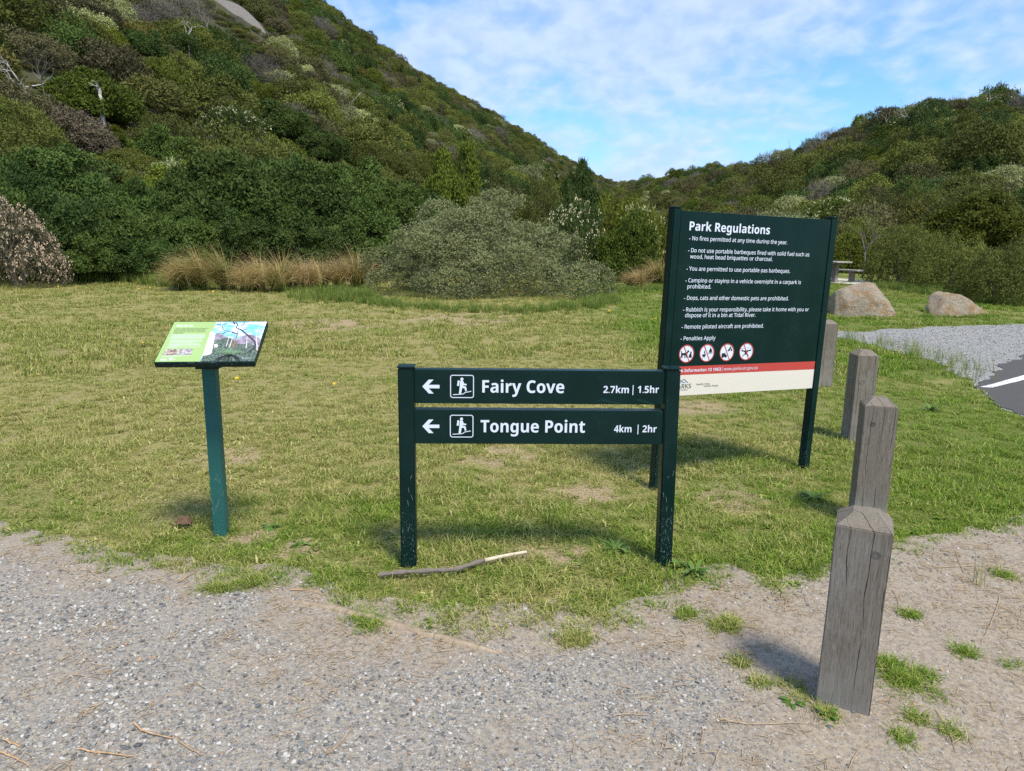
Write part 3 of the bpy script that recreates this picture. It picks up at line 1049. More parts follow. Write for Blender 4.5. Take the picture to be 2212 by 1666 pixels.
def pc(i, x, y, r): c = pict(i, [(x, y)])[0]; return circ(c[0], c[1], r / 95 * RO, 14)


shapes = [
    [pict(0, [(398, 318), (403, 340), (412, 345), (440, 341), (458, 334), (465, 318), (472, 311), (475, 319), (486, 325), (484, 333), (474, 336), (466, 350), (460, 366), (460, 396), (450, 398), (450, 372), (444, 370), (442, 394), (432, 396), (434, 368), (414, 366), (412, 380), (414, 396), (404, 398), (402, 378), (396, 398), (386, 396), (394, 372), (394, 350), (392, 320)]),
     pict(0, [(484, 390), (483, 372), (492, 354), (497, 342), (497, 330), (504, 335), (511, 326), (514, 340), (510, 350), (515, 372), (516, 386), (522, 394), (496, 396)])],
    [pict(1, [(622, 358), (668, 352), (664, 372), (652, 384), (640, 384), (628, 374)]), stroke(pict(1, [(636, 382), (630, 402)]), .003), stroke(pict(1, [(654, 382), (662, 398)]), .003), pict(1, [(648, 350), (642, 334), (650, 310), (654, 328), (658, 344), (654, 350)]),
     pict(1, [(702, 340), (700, 318), (708, 306), (712, 292), (717, 278), (724, 300), (732, 306), (736, 324), (732, 340)]), stroke(pict(1, [(690, 334), (692, 348), (742, 346), (742, 330)]), .003)],
    [pict(2, [(838, 346), (882, 343), (884, 360), (900, 364), (902, 384), (838, 388)]), pc(2, 852, 390, 8), pc(2, 888, 388, 8), pict(2, [(935, 272), (964, 322), (948, 324), (936, 290), (924, 326), (902, 324)]), stroke(pict(2, [(932, 276), (934, 324)]), .003)],
    [pict(3, [(1052, 308), (1060, 306), (1066, 314), (1096, 318), (1124, 316), (1160, 310), (1164, 302), (1171, 302), (1170, 322), (1140, 326), (1126, 340), (1124, 354), (1140, 364), (1146, 380), (1138, 380), (1130, 368), (1114, 362), (1088, 364), (1074, 384), (1066, 384), (1076, 364), (1096, 352), (1094, 338), (1078, 328), (1054, 328)]), stroke(pict(3, [(1044, 298), (1098, 294)]), .0016), stroke(pict(3, [(1118, 292), (1178, 290)]), .0016)],
]
for i in range(4):
    cx, cz = cen[i]
    d = art('warning_symbol', [circ(cx, cz, RO - .002, 36)], FY + .001, MAT_WHITE, panel)
    art('pictogram', shapes[i], FY + .0016, MAT_BLACK, d)
    art('red_bar', [stroke([(cx - .026, cz + .052), (cx + .026, cz - .052)], .0068)], FY + .0021, MAT_RED, d)
    art('red_ring', [ring(cx, cz, RO - .0062, RO - .0012), ring(cx, cz, RO - .0005, RO + .0006)], FY + .0026, MAT_RED, d)
# footer marks
zx = q(-.520, .73)
art('logo_letters', [text('PARKS', q(-.592, .69)[0], .674, q(-.458, .684)[0], .029, .006), text('VICTORIA', q(-.572, .67)[0], .659, q(-.485, .672)[0], .0085, .0)], FY + .001, MAT_INK, panel)
art('logo_green_wave', [stroke([(zx[0] - .055 + .0185 * k, .724 + (.012 if k % 2 else 0)) for k in range(5)], .005)], FY + .001, MAT_LOGOG, panel)
art('logo_blue_wave', [stroke([(zx[0] - .030 + .0165 * k, .711 + (.010 if k % 2 else 0)) for k in range(5)], .005)], FY + .001, MAT_LOGOB, panel)
art('slogan', [text('Healthy Parks', q(-.419, .70)[0], .691, q(-.307, .695)[0], .0125, 0, .25), text('Healthy People', q(-.355, .684)[0], .676, q(-.237, .679)[0], .0125, 0, .25)], FY + .001, MAT_INK, panel)

# ---- interpretive panel
info = empty('information_panel', (-1.602, 3.70, 0), RAD(4.08))
tag(info, 'slanted information panel on a single green post, half lime green, half picture', 'sign')
link('post', box_mesh('post', -.034, .034, -.034, .034, -.25, .995, .005), MAT_TEAL, info)
rel = Matrix.Rotation(-RAD(4.08), 3, 'Z') @ (Vector((-1.51363, 3.55046, 1.1030)) - Vector((-1.602, 3.70, 0)))
PW, PL = .4777, .3343
bd = link('board', box_mesh('board', -PW / 2, PW / 2, -PL / 2, PL / 2, -.033, 0, .004), MAT_GREEN, info)
bd.location = rel; bd.rotation_euler = (RAD(30.28), -.0099, 0)
link('bracket', box_mesh('bracket', -.06, .06, -.05, .07, .94, .952, .002), MAT_GREEN, info)


def pu(x, y):
    v = (y - 165) / 635.0
    left = 525 - 320 * v; wid = 1480 + 100 * v
    return ((x - left) / wid - .5) * (PW - .008), (.5 - v) * (PL - .010)


def pp(*pts): return [pu(*p) for p in pts]


BX = .455
xb = (BX - .5) * (PW - .008)
hx, hy = (PW - .008) / 2, (PL - .010) / 2
m, t, b = material('lime_print', .4, .4)
O = t.add('ShaderNodeTexCoord').outputs['Object']
t.l.new(t.mix(t.noise(O, 5, 3), (.29, .425, .15), (.345, .49, .185)), b.inputs['Base Color'])
art('text_side', [[(-hx, -hy), (xb, -hy), (xb, hy), (-hx, hy)]], .0008, m, bd, 'xy')
m, t, b = material('printed_sky', .4, .4)
O = t.add('ShaderNodeTexCoord').outputs['Object']
n = t.noise(t.mapping(O, (1, 2.2, 1)), 14, 6, .6)
t.l.new(t.mix(t.step(n, .42, .62), (.16, .48, .78), (.78, .86, .90)), b.inputs['Base Color'])
pic = art('picture', [[(xb, -hy), (hx, -hy), (hx, hy), (xb, hy)]], .0008, m, bd, 'xy')


def print_mat(nm, a, c, sc=40):
    m, t, b = material(nm, .4, .4)
    O = t.add('ShaderNodeTexCoord').outputs['Object']
    t.l.new(t.mix(t.step(t.noise(O, sc, 5, .65), .35, .68), a, c), b.inputs['Base Color'])
    return m


art('printed_far_rock', [pp((1150, 480), (1165, 380), (1200, 352), (1260, 358), (1320, 392), (1380, 430), (1480, 450), (1500, 480), (1500, 600), (1130, 600)),
                         pp((1490, 480), (1560, 430), (1640, 388), (1720, 376), (1800, 396), (1860, 428), (1905, 470), (1880, 560), (1862, 620), (1480, 620))], .0014, print_mat('print_rock', (.17, .14, .19), (.42, .37, .44)), pic, 'xy')
art('printed_scrub', [pp((1135, 560), (1150, 480), (1250, 460), (1350, 428), (1440, 450), (1500, 520), (1600, 540), (1700, 520), (1870, 590), (1800, 800), (930, 800), (1040, 600))], .0018, print_mat('print_scrub', (.035, .055, .045), (.17, .22, .17), 90), pic, 'xy')
art('printed_boulder', [pp((1092, 345), (1110, 325), (1150, 350), (1160, 400), (1158, 460), (1135, 560), (1118, 660), (1090, 695), (1000, 715), (975, 700), (990, 640), (1030, 520)), pp((1150, 540), (1190, 530), (1214, 555), (1208, 585), (1150, 590))], .0022, print_mat('print_boulder', (.52, .45, .46), (.80, .74, .73)), pic, 'xy')
art('printed_branch', [stroke(pp((1505, 168), (1535, 215), (1512, 270), (1590, 302), (1690, 392), (1800, 490), (1816, 560), (1785, 610), (1712, 655)), .004, .011), stroke(pp((1610, 310), (1690, 292)), .004), stroke(pp((1640, 170), (1640, 205), (1580, 245)), .004), stroke(pp((1195, 200), (1270, 240), (1320, 215), (1360, 180)), .0024),
                      stroke(pp((1290, 240), (1300, 300), (1380, 330), (1500, 340)), .003), stroke(pp((1260, 180), (1250, 215)), .0026), stroke(pp((1340, 340), (1280, 370)), .004), stroke(pp((1440, 345), (1540, 370)), .005), stroke(pp((1470, 170), (1490, 210)), .007)], .0026, flat_mat('print_dark_wood', (.045, .04, .05), .4), pic, 'xy')
art('printed_flower_spike', [stroke(pp((1565, 200), (1520, 390), (1462, 590)), .0016, .0085)], .0030, flat_mat('print_brown', (.33, .14, .09), .4), pic, 'xy')
art('printed_pale_spikes', [stroke(pp((1435, 312), (1345, 570)), .001, .005), stroke(pp((1488, 320), (1395, 595)), .001, .006), stroke(pp((1686, 412), (1668, 600)), .002, .006), stroke(pp((1886, 392), (1892, 465)), .001, .003), stroke(pp((1828, 302), (1845, 640)), .002, .0065)], .0030, flat_mat('print_pale', (.60, .54, .52), .4), pic, 'xy')
g_ = random.Random(4)
art('printed_grass_tuft', [stroke(pp((1400 + g_.uniform(-20, 20), 712), (1400 + dx * .55, 640 + abs(dx) * .12), (1400 + dx, 575 + abs(dx) * .36 + g_.uniform(-20, 30))), .003, .0008) for dx in [g_.uniform(-280, 280) for _ in range(64)]], .0034, flat_mat('print_leaf', (.22, .36, .20), .4), pic, 'xy')
art('printed_dark_skirt', [stroke(pp((1400 + g_.uniform(-40, 40), 700), (1400 + dx * .7, 745), (1400 + dx, 795)), .002, .0012) for dx in [g_.uniform(-260, 220) for _ in range(46)]], .0038, flat_mat('print_dark_leaf', (.03, .035, .03), .4), pic, 'xy')
art('picture_credit', [text('PARKS VICTORIA', *pu(1640, 768), pu(1742, 765)[0], .005), circ(*pu(1612, 760), .003)], .0040, MAT_WHITE, pic, 'xy')
small = lambda a, c: print_mat(a, c[0], c[1], 70)
art('small_photo', [pp((372, 612), (582, 607), (545, 700), (325, 702))], .0014, small('print_fungus', ((.12, .06, .04), (.60, .52, .46))), bd, 'xy')
art('small_photo', [pp((596, 606), (812, 603), (783, 696), (556, 699))], .0014, small('print_ground', ((.20, .15, .17), (.58, .56, .55))), bd, 'xy')
L_ = []
L_.append(text('Stop the rot', *pu(553, 243), pu(815, 243)[0], .0145, .012, .2))
art('title', L_, .0014, MAT_WHITE, bd, 'xy')
dk = [('The Prom\u2019s iconic grass trees, Xanthorrhoea australis', 533, 279, 1062), ('provide a valuable food source of nectar, pollen,', 520, 299, 1015), ('leaves and seeds for birds, insects and mammals.', 512, 318, 1010), ('Unfortunately, this unique plant is susceptible to a', 502, 337, 1020), ('deadly pathogen.', 494, 357, 668)]
art('introduction', [text(s, *pu(x, y), pu(x2, y)[0], .0064, .004, .1) for s, x, y, x2 in dk], .0014, flat_mat('dark_ink', (.06, .10, .05), .5), bd, 'xy')
g_ = random.Random(9)
bars = []
for x, y, x2 in [(485, 378, 1010), (478, 391, 1010), (470, 404, 1005), (463, 416, 985), (456, 428, 990), (449, 440, 985), (440, 466, 950), (447, 478, 960), (444, 490, 968), (440, 504, 860), (434, 524, 915), (430, 537, 945), (424, 550, 920), (418, 562, 605), (405, 578, 935), (398, 590, 548), (315, 712, 770), (312, 722, 608)]:
    while x < x2:
        w = g_.uniform(16, 52); w = min(w, x2 - x)
        if w > 6: bars.append(stroke(pp((x, y), (x + w, y)), .0021))
        x += w + 6
for y, x in ((466, 428), (524, 412), (578, 386)): bars.append(circ(*pu(x, y), .0012, 10))
art('body_lines', bars, .0014, MAT_WHITE, bd, 'xy')
vx = pp((436, 742), (494, 740), (452, 786)); v2 = pp((452, 748), (478, 747), (455, 768))
art('logos', [text('PARKS', *pu(293, 782), pu(396, 782)[0], .0095, .012), text('VICTORIA', *pu(300, 791), pu(380, 791)[0], .003, 0), stroke(pp((325, 755), (345, 747), (362, 756), (380, 748)), .0018), vx,
              text('Victoria', *pu(480, 769), pu(536, 768)[0], .0062, .008), text('State Government', *pu(470, 782), pu(528, 781)[0], .0034, 0)], .0014, MAT_WHITE, bd, 'xy')
g_ = random.Random(2)
ch = []
for x in (.355, .385, .47, .55, .59):
    u = (x - .5) * PW; w = g_.uniform(.003, .011); ch.append([(u - w, -.0008), (u + w, -.0012), (u + w * .8, -.0036), (u - w * .6, -.0044)])
for c_ in ch: art('paint_chip', [c_], PL / 2 + .0006, MAT_SCR, bd)
# key scratches on the posts
g_ = random.Random(5)


def scratches(parent, x0, x1, y, z0, z1, n):
    art('scratches', [stroke([(x, z), (x + g_.uniform(-.01, .01), z + g_.uniform(.008, .03))], .0009) for x, z in [(g_.uniform(x0, x1), g_.uniform(z0, z1)) for _ in range(n)]], y, MAT_SCR, parent)


scratches(trail, -.672, -.615, .0405, .1, .5, 9)
scratches(trail, .628, .682, .0405, .12, .5, 11)
scratches(info, -.028, .03, .0345, .12, .34, 12)
art('scratches', [stroke([(.30, .868), (.34, .860), (.40, .848)], .0012), stroke([(.47, .872), (.50, .862), (.55, .850)], .0012), stroke([(.28, .862), (.30, .874), (.33, .866)], .0008), stroke([(.47, .862), (.49, .874), (.53, .858)], .0008)], .0312, MAT_TEAL, b1)

# ------------------------------------------------------------------ timber bollards
def mat_timber():
    m, t, b = material('weathered_timber', .85, .15)
    O = t.add('ShaderNodeTexCoord').outputs['Object']
    rnd = t.add('ShaderNodeObjectInfo').outputs['Random']
    off = t.add('ShaderNodeVectorMath', operation='ADD', inp={0: O})
    cb = t.add('ShaderNodeCombineXYZ', inp={0: t.math('MULTIPLY', rnd, 17), 1: t.math('MULTIPLY', rnd, 9), 2: t.math('MULTIPLY', rnd, 23)})
    t.l.new(cb.outputs[0], off.inputs[1]); V = off.outputs[0]
    g1 = t.noise(t.mapping(V, (26, 26, 1.1)), 3.2, 5, .6, .5)
    g2 = t.noise(t.mapping(V, (60, 60, 4)), 4.0, 4, .7)
    big = t.noise(V, 4.2, 4, .6)
    fleck = t.noise(t.mapping(V, (52, 52, 5)), 5.0, 5, .7)
    c = t.mix(g1, (.115, .094, .070), (.275, .237, .188))
    c = t.mix(t.step(big, .45, .75, 0, .55), c, (.27, .25, .215))
    c = t.mix(t.step(fleck, .54, .70, 0, .6), c, (.35, .33, .29))
    c = t.mix(t.step(g2, .34, .48, .65, 0), c, (.062, .05, .04))
    hz = t.add('ShaderNodeSeparateXYZ', inp={0: O}).outputs[2]
    c = t.mix(t.math('MULTIPLY', t.step(hz, .30, .02), t.step(big, .35, .6, .2, .75)), c, (.30, .285, .25))
    # long drying cracks following the grain
    sx = t.add('ShaderNodeSeparateXYZ', inp={0: V})
    wob = t.noise(t.mapping(V, (5, 5, 1.6)), 2.0, 4, .55)
    wx = t.math('ADD', t.math('ADD', sx.outputs[0], t.math('MULTIPLY', sx.outputs[1], .8)), t.math('MULTIPLY', wob, .045))
    sw = t.math('ABSOLUTE', t.math('SUBTRACT', t.math('FRACT', t.math('MULTIPLY', wx, 17.0)), .5))
    brk = t.step(t.noise(t.mapping(V, (9, 9, 1.4)), 1.6, 2), .42, .52)
    crack = t.math('MULTIPLY', t.step(sw, .030, .008), brk)
    c = t.mix(t.math('MULTIPLY', crack, .92), c, (.022, .018, .015))
    t.l.new(c, b.inputs['Base Color'])
    h = t.math('SUBTRACT', t.math('ADD', t.math('MULTIPLY', g1, .5), t.math('MULTIPLY', g2, .35)), t.math('MULTIPLY', crack, 1.6))
    t.l.new(t.bump(h, .7, .005), b.inputs['Normal'])
    return m


MAT_TIMBER = mat_timber()
MAT_KNOT = flat_mat('knot_wood', (.15, .127, .104), .9, .1, .4)


def bollard(loc, yaw, lean, h, w, seed, label, knots=()):
    g = random.Random(seed)
    root = empty('timber_bollard', loc, rot=(lean[0], lean[1], yaw)); w *= .96
    tag(root, label, 'bollard', 'timber bollards along the lawn edge')
    bm = bmesh.new()
    a = w / 2
    shoulder = h - .042
    add_box(bm, -a, a, -a, a, -.3, shoulder)
    bmesh.ops.subdivide_edges(bm, edges=[e for e in bm.edges if abs(e.verts[0].co.z - e.verts[1].co.z) > .1], cuts=9)
    for v in bm.verts:
        v.co.x += (fbm(v.co.z * 3 + seed, 1 + v.co.x * 9, seed) - .5) * .006; v.co.y += (fbm(v.co.z * 3 + seed, 5 + v.co.y * 9, seed + 3) - .5) * .006
    top = [f for f in bm.faces if f.calc_center_median().z > shoulder - .001][0]
    r = bmesh.ops.inset_region(bm, faces=[top], thickness=a * .80, depth=0)
    for v in top.verts: v.co.z += .040 + g.uniform(-.003, .003)
    es = [e for e in bm.edges if len(e.link_faces) == 2 and e.calc_face_angle(0) > .25]
    bmesh.ops.bevel(bm, geom=es, offset=.004, segments=2, affect='EDGES')
    link('timber_post', bm_mesh(bm, 'timber_post'), MAT_TIMBER, root)
    for kx, kz, kr in knots:
        bm = bmesh.new()
        for i, rr in enumerate((1.0, .72, .45)):
            tube(bm, [(kx + kr * rr * 1.15 * math.cos(2 * math.pi * k / 18), -a - .0005, kz + kr * rr * math.sin(2 * math.pi * k / 18)) for k in range(19)], [.0009] * 19, 5, False)
        bmesh.ops.create_icosphere(bm, subdivisions=2, radius=kr * .22, matrix=Matrix.Translation((kx, -a + .001, kz)) @ Matrix.Diagonal((1, .35, 1, 1)))
        link('knot', bm_mesh(bm, 'knot', True), MAT_KNOT, root)
    return root


bollard((1.222, 2.318, 0), RAD(-27), (0, RAD(.4), 0), .722, .182, 1, 'nearest and largest weathered timber bollard, standing in bare soil', ((.045, .60, .013),))
bollard((2.140, 4.03, 0), RAD(-17), (0, RAD(-.3), 0), .765, .185, 2, 'grey timber bollard partly hidden behind the nearest bollard', ((-.035, .62, .012),))
bollard((2.935, 5.86, 0), RAD(-2), (0, 0, 0), .786, .180, 3, 'third timber bollard out, with a pale knot, in green grass beside the gravel', ((-.03, .52, .02),))
bollard((3.70, 8.32, 0), RAD(2), (0, RAD(.2), 0), .790, .180, 4, 'farthest timber bollard, half covered by the regulations board')

# ------------------------------------------------------------------ boulders and outcrop
def mat_granite(name, lichen=True, base=((.35, .275, .19), (.56, .465, .34))):
    m, t, b = material(name, .88, .2)
    O = t.add('ShaderNodeTexCoord').outputs['Object']
    n = t.noise(O, 5, 6, .65); f = t.noise(O, 60, 3, .7); l = t.noise(O, 3.2, 5, .65, .6); d = t.noise(O, 11, 5, .7)
    c = t.mix(n, *base)
    c = t.mix(t.step(f, .5, .66, 0, .5), c, (.17, .16, .15))
    c = t.mix(t.step(f, .36, .28, 0, .5), c, (.62, .58, .53))
    if lichen:
        c = t.mix(t.step(l, .50, .62, 0, .75), c, t.mix(d, (.36, .19, .075), (.43, .28, .13)))
    c = t.mix(t.step(d, .55, .72, 0, .5), c, (.13, .12, .105))
    t.l.new(c, b.inputs['Base Color'])
    t.l.new(t.bump(t.math('ADD', n, t.math('MULTIPLY', f, .35)), 1.0, .13), b.inputs['Normal'])
    return m


MAT_GRANITE = mat_granite('lichened_granite')
MAT_SLAB = mat_granite('bare_granite', False, ((.16, .14, .12), (.27, .24, .21)))


def boulder(name, loc, dims, cuts, seed, yaw=0, sub=5, amp=.09, mat=None):
    bm = bmesh.new(); bmesh.ops.create_icosphere(bm, subdivisions=sub, radius=1.0)
    gq = random.Random(seed)
    cuts = list(cuts) + [((gq.uniform(-1, 1), gq.uniform(-1, .4), gq.uniform(-.1, 1)), gq.uniform(.66, .80)) for _ in range(9)]
    for v in bm.verts:
        for n, d in cuts:
            n = Vector(n).normalized(); k = v.co.dot(n)
            if k > d: v.co -= n * (k - d)
    for v in bm.verts:
        p = v.co
        a = fbm(p.x * 1.6 + p.z * .7 + seed, p.y * 1.6 - p.z * 1.1, seed, 5) - .5
        b = fbm(p.x * 5 + p.z * 4 + seed, p.y * 5 - p.z * 3, seed + 7, 4) - .5
        v.co *= 1 + amp * 2 * float(a) + amp * .6 * float(b)
        v.co = Vector((v.co.x * dims[0], v.co.y * dims[1], v.co.z * dims[2]))
    o = link(name, bm_mesh(bm, name, True), mat or MAT_GRANITE)
    o.location = loc; o.rotation_euler = (0, 0, yaw)
    return o


p = ground(1867, 682)
o = boulder('boulder', (p.x, p.y + .25, p.z - .02), (1.0, .76, .96), [((-1, 0, .10), .66), ((-.25, -.1, 1), .74), ((.25, -.15, 1), .80), ((.75, 0, .7), .72), ((1, 0, .25), .72), ((-.1, -1, .18), .62), ((.7, -.9, .3), .70), ((-.7, -.8, .2), .72)], 3, RAD(-8), 5, .05)
tag(o, 'larger orange lichen stained granite boulder just right of the regulations board', 'boulder', 'boulders on the lawn')
p = ground(2060, 680)
o = boulder('boulder', (p.x + .2, p.y + .2, p.z - .10), (1.0, .72, .86), [((.55, 0, .85), .50), ((-.45, -.1, 1), .70), ((-.9, 0, .6), .66), ((-.1, -1, .45), .58), ((.6, -.9, .6), .60), ((.05, 0, 1), .72)], 8, RAD(6), 5, .05)
tag(o, 'lower pale granite boulder with sloping top beside the gravel lot', 'boulder', 'boulders on the lawn')

# ------------------------------------------------------------------ picnic table on its slab
def mat_plank():
    m, t, b = material('grey_planks', .85, .2)
    O = t.add('ShaderNodeTexCoord').outputs['Object']
    g = t.noise(t.mapping(O, (22, 1.4, 22)), 3, 5, .6)
    t.l.new(t.mix(g, (.27, .25, .225), (.52, .49, .45)), b.inputs['Base Color'])
    return m


MAT_PLANK = mat_plank()
sheet('concrete_slab', slab, .03, flat_mat('pale_concrete', (.40, .37, .32), .9, .2, .4), .6)
tp = ground(1815, 612)
ax = math.atan2(.89, -.45) - math.pi / 2
tb = empty('picnic_table', (tp.x - .55, tp.y + .75, tp.z + .03), ax); tb.scale = (1.12, 1.05, 1.08)
tag(tb, 'grey timber picnic table on a concrete slab behind the regulations board', 'table')
bm = bmesh.new()
for k in range(4): add_box(bm, -.38 + k * .192, -.38 + k * .192 + .184, -1.1, 1.1, .70, .745, .004, 1)
link('table_top', bm_mesh(bm, 'table_top'), MAT_PLANK, tb)
for s in (-1, 1):
    link('leg', box_mesh('leg', -.07, .07, s * .72 - .09, s * .72 + .09, 0, .64, .006, 1), MAT_TIMBER, tb)
    link('crossbar', box_mesh('crossbar', -.34, .34, s * .72 - .05, s * .72 + .05, .64, .699, .004, 1), MAT_TIMBER, tb)
for sx, lab in ((1, 'grey timber bench on the near right side of the picnic table'), (-1, 'grey timber bench on the far side of the picnic table')):
    bn = empty('picnic_bench', tb.location, ax)
    bn.location = tb.matrix_basis @ Vector((sx * .80, 0, 0)) if False else Vector(tb.location) + Vector((math.cos(ax), math.sin(ax), 0)) * sx * .92; bn.scale = (1.1, 1.12, 1.08)
    tag(bn, lab, 'bench', 'benches at the picnic table')
    bm = bmesh.new()
    for k in range(2): add_box(bm, -.17 + k * .174, -.17 + k * .174 + .166, -1.05, 1.05, .40, .45, .004, 1)
    link('seat', bm_mesh(bm, 'seat'), MAT_PLANK, bn)
    for s in (-1, 1):
        link('leg', box_mesh('leg', -.06, .06, s * .72 - .09, s * .72 + .09, 0, .34, .006, 1), MAT_TIMBER, bn)
        link('crossbar', box_mesh('crossbar', -.15, .15, s * .72 - .06, s * .72 + .06, .34, .399, .004, 1), MAT_TIMBER, bn)

# ------------------------------------------------------------------ sticks, edging, leaf, twigs
def path_px(pts, z=.01): return [Vector((*ground(*p).to_2d(), z if not hasattr(z, '__len__') else z[i])) for i, p in enumerate(pts)]


def smooth(pts, k=4):
    out = []
    n = len(pts)
    for i in range(n - 1):
        p0, p1, p2, p3 = pts[max(i - 1, 0)], pts[i], pts[i + 1], pts[min(i + 2, n - 1)]
        for j in range(k):
            t = j / k
            out.append(.5 * ((2 * p1) + (p2 - p0) * t + (2 * p0 - 5 * p1 + 4 * p2 - p3) * t * t + (3 * p1 - p0 - 3 * p2 + p3) * t ** 3))
    return out + [pts[-1]]


def mat_bark():
    m, t, b = material('stick_bark', .9, .15)
    O = t.add('ShaderNodeTexCoord').outputs['Object']
    g = t.noise(t.mapping(O, (8, 30, 30)), 4, 5, .65)
    t.l.new(t.mix(g, (.07, .058, .05), (.28, .24, .20)), b.inputs['Base Color']); t.l.new(t.bump(g, .6, .004), b.inputs['Normal'])
    return m


MAT_BARK = mat_bark()
MAT_PALEWOOD = flat_mat('peeled_wood', (.50, .42, .31), .8, .2, .35)
sp_ = smooth(path_px([(818, 1254), (870, 1251), (940, 1248), (985, 1244), (1035, 1230), (1090, 1216), (1137, 1208)], (.030, .035, .038, .036, .040, .038, .040)), 5)
cut = int(len(sp_) * .68)
st = empty('fallen_stick', sp_[0]); tag(st, 'long curved fallen stick in the grass in front of the trail sign', 'stick')
loc = [p - sp_[0] for p in sp_]
bm = bmesh.new(); tube(bm, loc[:cut + 1], [.012 * (1 + .25 * math.sin(i * 1.7)) for i in range(cut + 1)], 8)
link('bark_length', bm_mesh(bm, 'bark_length'), MAT_BARK, st)
bm = bmesh.new(); tube(bm, loc[cut:], [.011 - .0035 * i / (len(loc) - cut) for i in range(len(loc) - cut)], 8)
link('peeled_tip', bm_mesh(bm, 'peeled_tip'), MAT_PALEWOOD, st)

ed = smooth(path_px([(600, 1297), (700, 1313), (800, 1338), (900, 1366), (1000, 1394), (1100, 1418)], .004), 5)
bm = bmesh.new(); n = len(ed)
prev = None
for i, p in enumerate(ed):
    d = (ed[min(i + 1, n - 1)] - ed[max(i - 1, 0)]).normalized(); s = Vector((-d.y, d.x, 0))
    e = min(1, (i + .3) / 6, (n - 1 - i + .3) / 5); w = .016 * e * (1 + .2 * math.sin(i * 2.1)); h = .015 * e
    cur = [bm.verts.new(p + s * w * k + Vector((0, 0, hh * h))) for k, hh in ((-1.25, -.5), (-.95, .8), (0, 1), (.95, .8), (1.25, -.5))]
    if prev:
        for k in range(4): bm.faces.new((prev[k], prev[k + 1], cur[k + 1], cur[k])).smooth = True
    prev = cur
bmesh.ops.recalc_face_normals(bm, faces=bm.faces)
o = link('timber_edging', bm_mesh(bm, 'timber_edging'), flat_mat('buried_timber', (.275, .215, .15), .9, .15, .4)); tag(o, 'worn timber edging half buried along the gravel path edge', 'edging')

bm = bmesh.new()
cl = ground(398, 1140)
ns = 9
rows = []
for i in range(ns):
    u = i / (ns - 1) - .5
    rows.append([bm.verts.new((u * .085 + .006 * math.sin(v * 9 + i), v * .042 * (.15 + 1 - (2 * u) ** 2) ** .5 * (1 + .45 * math.sin(i * 2.7 + v * 5)), .016 + .024 * abs(v) ** 1.5 - .012 * (2 * u) ** 2 + .009 * math.sin(i * 2.2 + v * 3))) for v in (-1, -.5, 0, .5, 1)])
for i in range(ns - 1):
    for k in range(4): bm.faces.new((rows[i][k], rows[i][k + 1], rows[i + 1][k + 1], rows[i + 1][k])).smooth = True
o = link('dead_leaf', bm_mesh(bm, 'dead_leaf'), flat_mat('brown_leaf', (.115, .07, .043), .8, .2, .6)); o.location = (cl.x, cl.y, .012); o.rotation_euler = (.25, .1, .5)
tag(o, 'curled brown dead leaf in the grass beside the information panel post', 'leaf')

q6 = lambda x, y: (.3921 * x, 1084.3 + .3921 * y)
q7 = lambda x, y: (813.2 + .4166 * x, 1138.5 + .4166 * y)
q5 = lambda x, y: (1680.7 + .3814 * x, 1030.1 + .3814 * y)
TW = [([q6(430, 1375), q6(560, 1400), q6(740, 1420)], .0045, 'thick straight orange twig on gravel near the lower left corner'),
      ([q6(740, 1232), q6(800, 1285), q6(950, 1322), q6(1040, 1370), q6(1122, 1415)], .004, 'long bent orange twig on gravel below the information panel'),
      ([q6(15, 1318), q6(60, 1345), q6(112, 1368)], .0042, 'short orange twig at the left edge of the gravel'),
      ([q6(0, 1395), q6(90, 1432), q6(165, 1475)], .004, 'orange twig cut off by the lower left corner'),
      ([q6(700, 470), q6(740, 450), q6(792, 418)], .003, 'thin brown twig on the path below the dead leaf'),
      ([q6(985, 455), q6(1030, 425), q6(1080, 395)], .0045, 'yellow green runner on the lawn edge left of the timber edging'),
      ([q6(1600, 497), q6(1700, 500), q6(1790, 525)], .004, 'yellow runner beside the left end of the timber edging'),
      ([q6(1800, 1405), q6(1860, 1360), q6(1950, 1245)], .0028, 'thin orange twig on gravel at bottom centre'),
      ([q7(1770, 1010), q7(1850, 1022), q7(1935, 1037), q7(2080, 1033), q7(2220, 1030)], .0032, 'longest pale twig on the soil in front of the nearest bollard'),
      ([q7(1230, 992), q7(1300, 984), q7(1412, 990)], .003, 'pale twig on the soil left of the long pale twig'),
      ([q7(1130, 540), q7(1170, 585), q7(1215, 610), q7(1280, 600), q7(1335, 572)], .0026, 'hook shaped straw stem at the grass fringe below the trail sign'),
      ([q7(1692, 1058), q7(1690, 1100), q7(1678, 1142)], .0026, 'tiny upright pointing twig on sandy soil'),
      ([q5(905, 525), q5(1100, 515), q5(1290, 520), q5(1392, 488)], .003, 'long pale stem on soil at the right edge below the lawn'),
      ([q5(890, 1330), q5(940, 1405), q5(985, 1500), q5(1005, 1575)], .003, 'bent orange stem right of the nearest bollard foot'),
      ([q5(1252, 690), q5(1240, 750), q5(1195, 860), q5(1150, 950)], .003, 'forked pale stem on soil at the far right'),
      ([q5(400, 1660), q5(450, 1575), q5(530, 1510)], .0028, 'curved straw stem below the nearest bollard'),
      ([q5(650, 650), q5(682, 720), q5(678, 795)], .0026, 'crooked thin stem just right of the nearest bollard'),
      ([q5(1055, 555), q5(1030, 500), q5(1000, 425)], .0026, 'dark thin stem at the soil edge under the green lawn')]
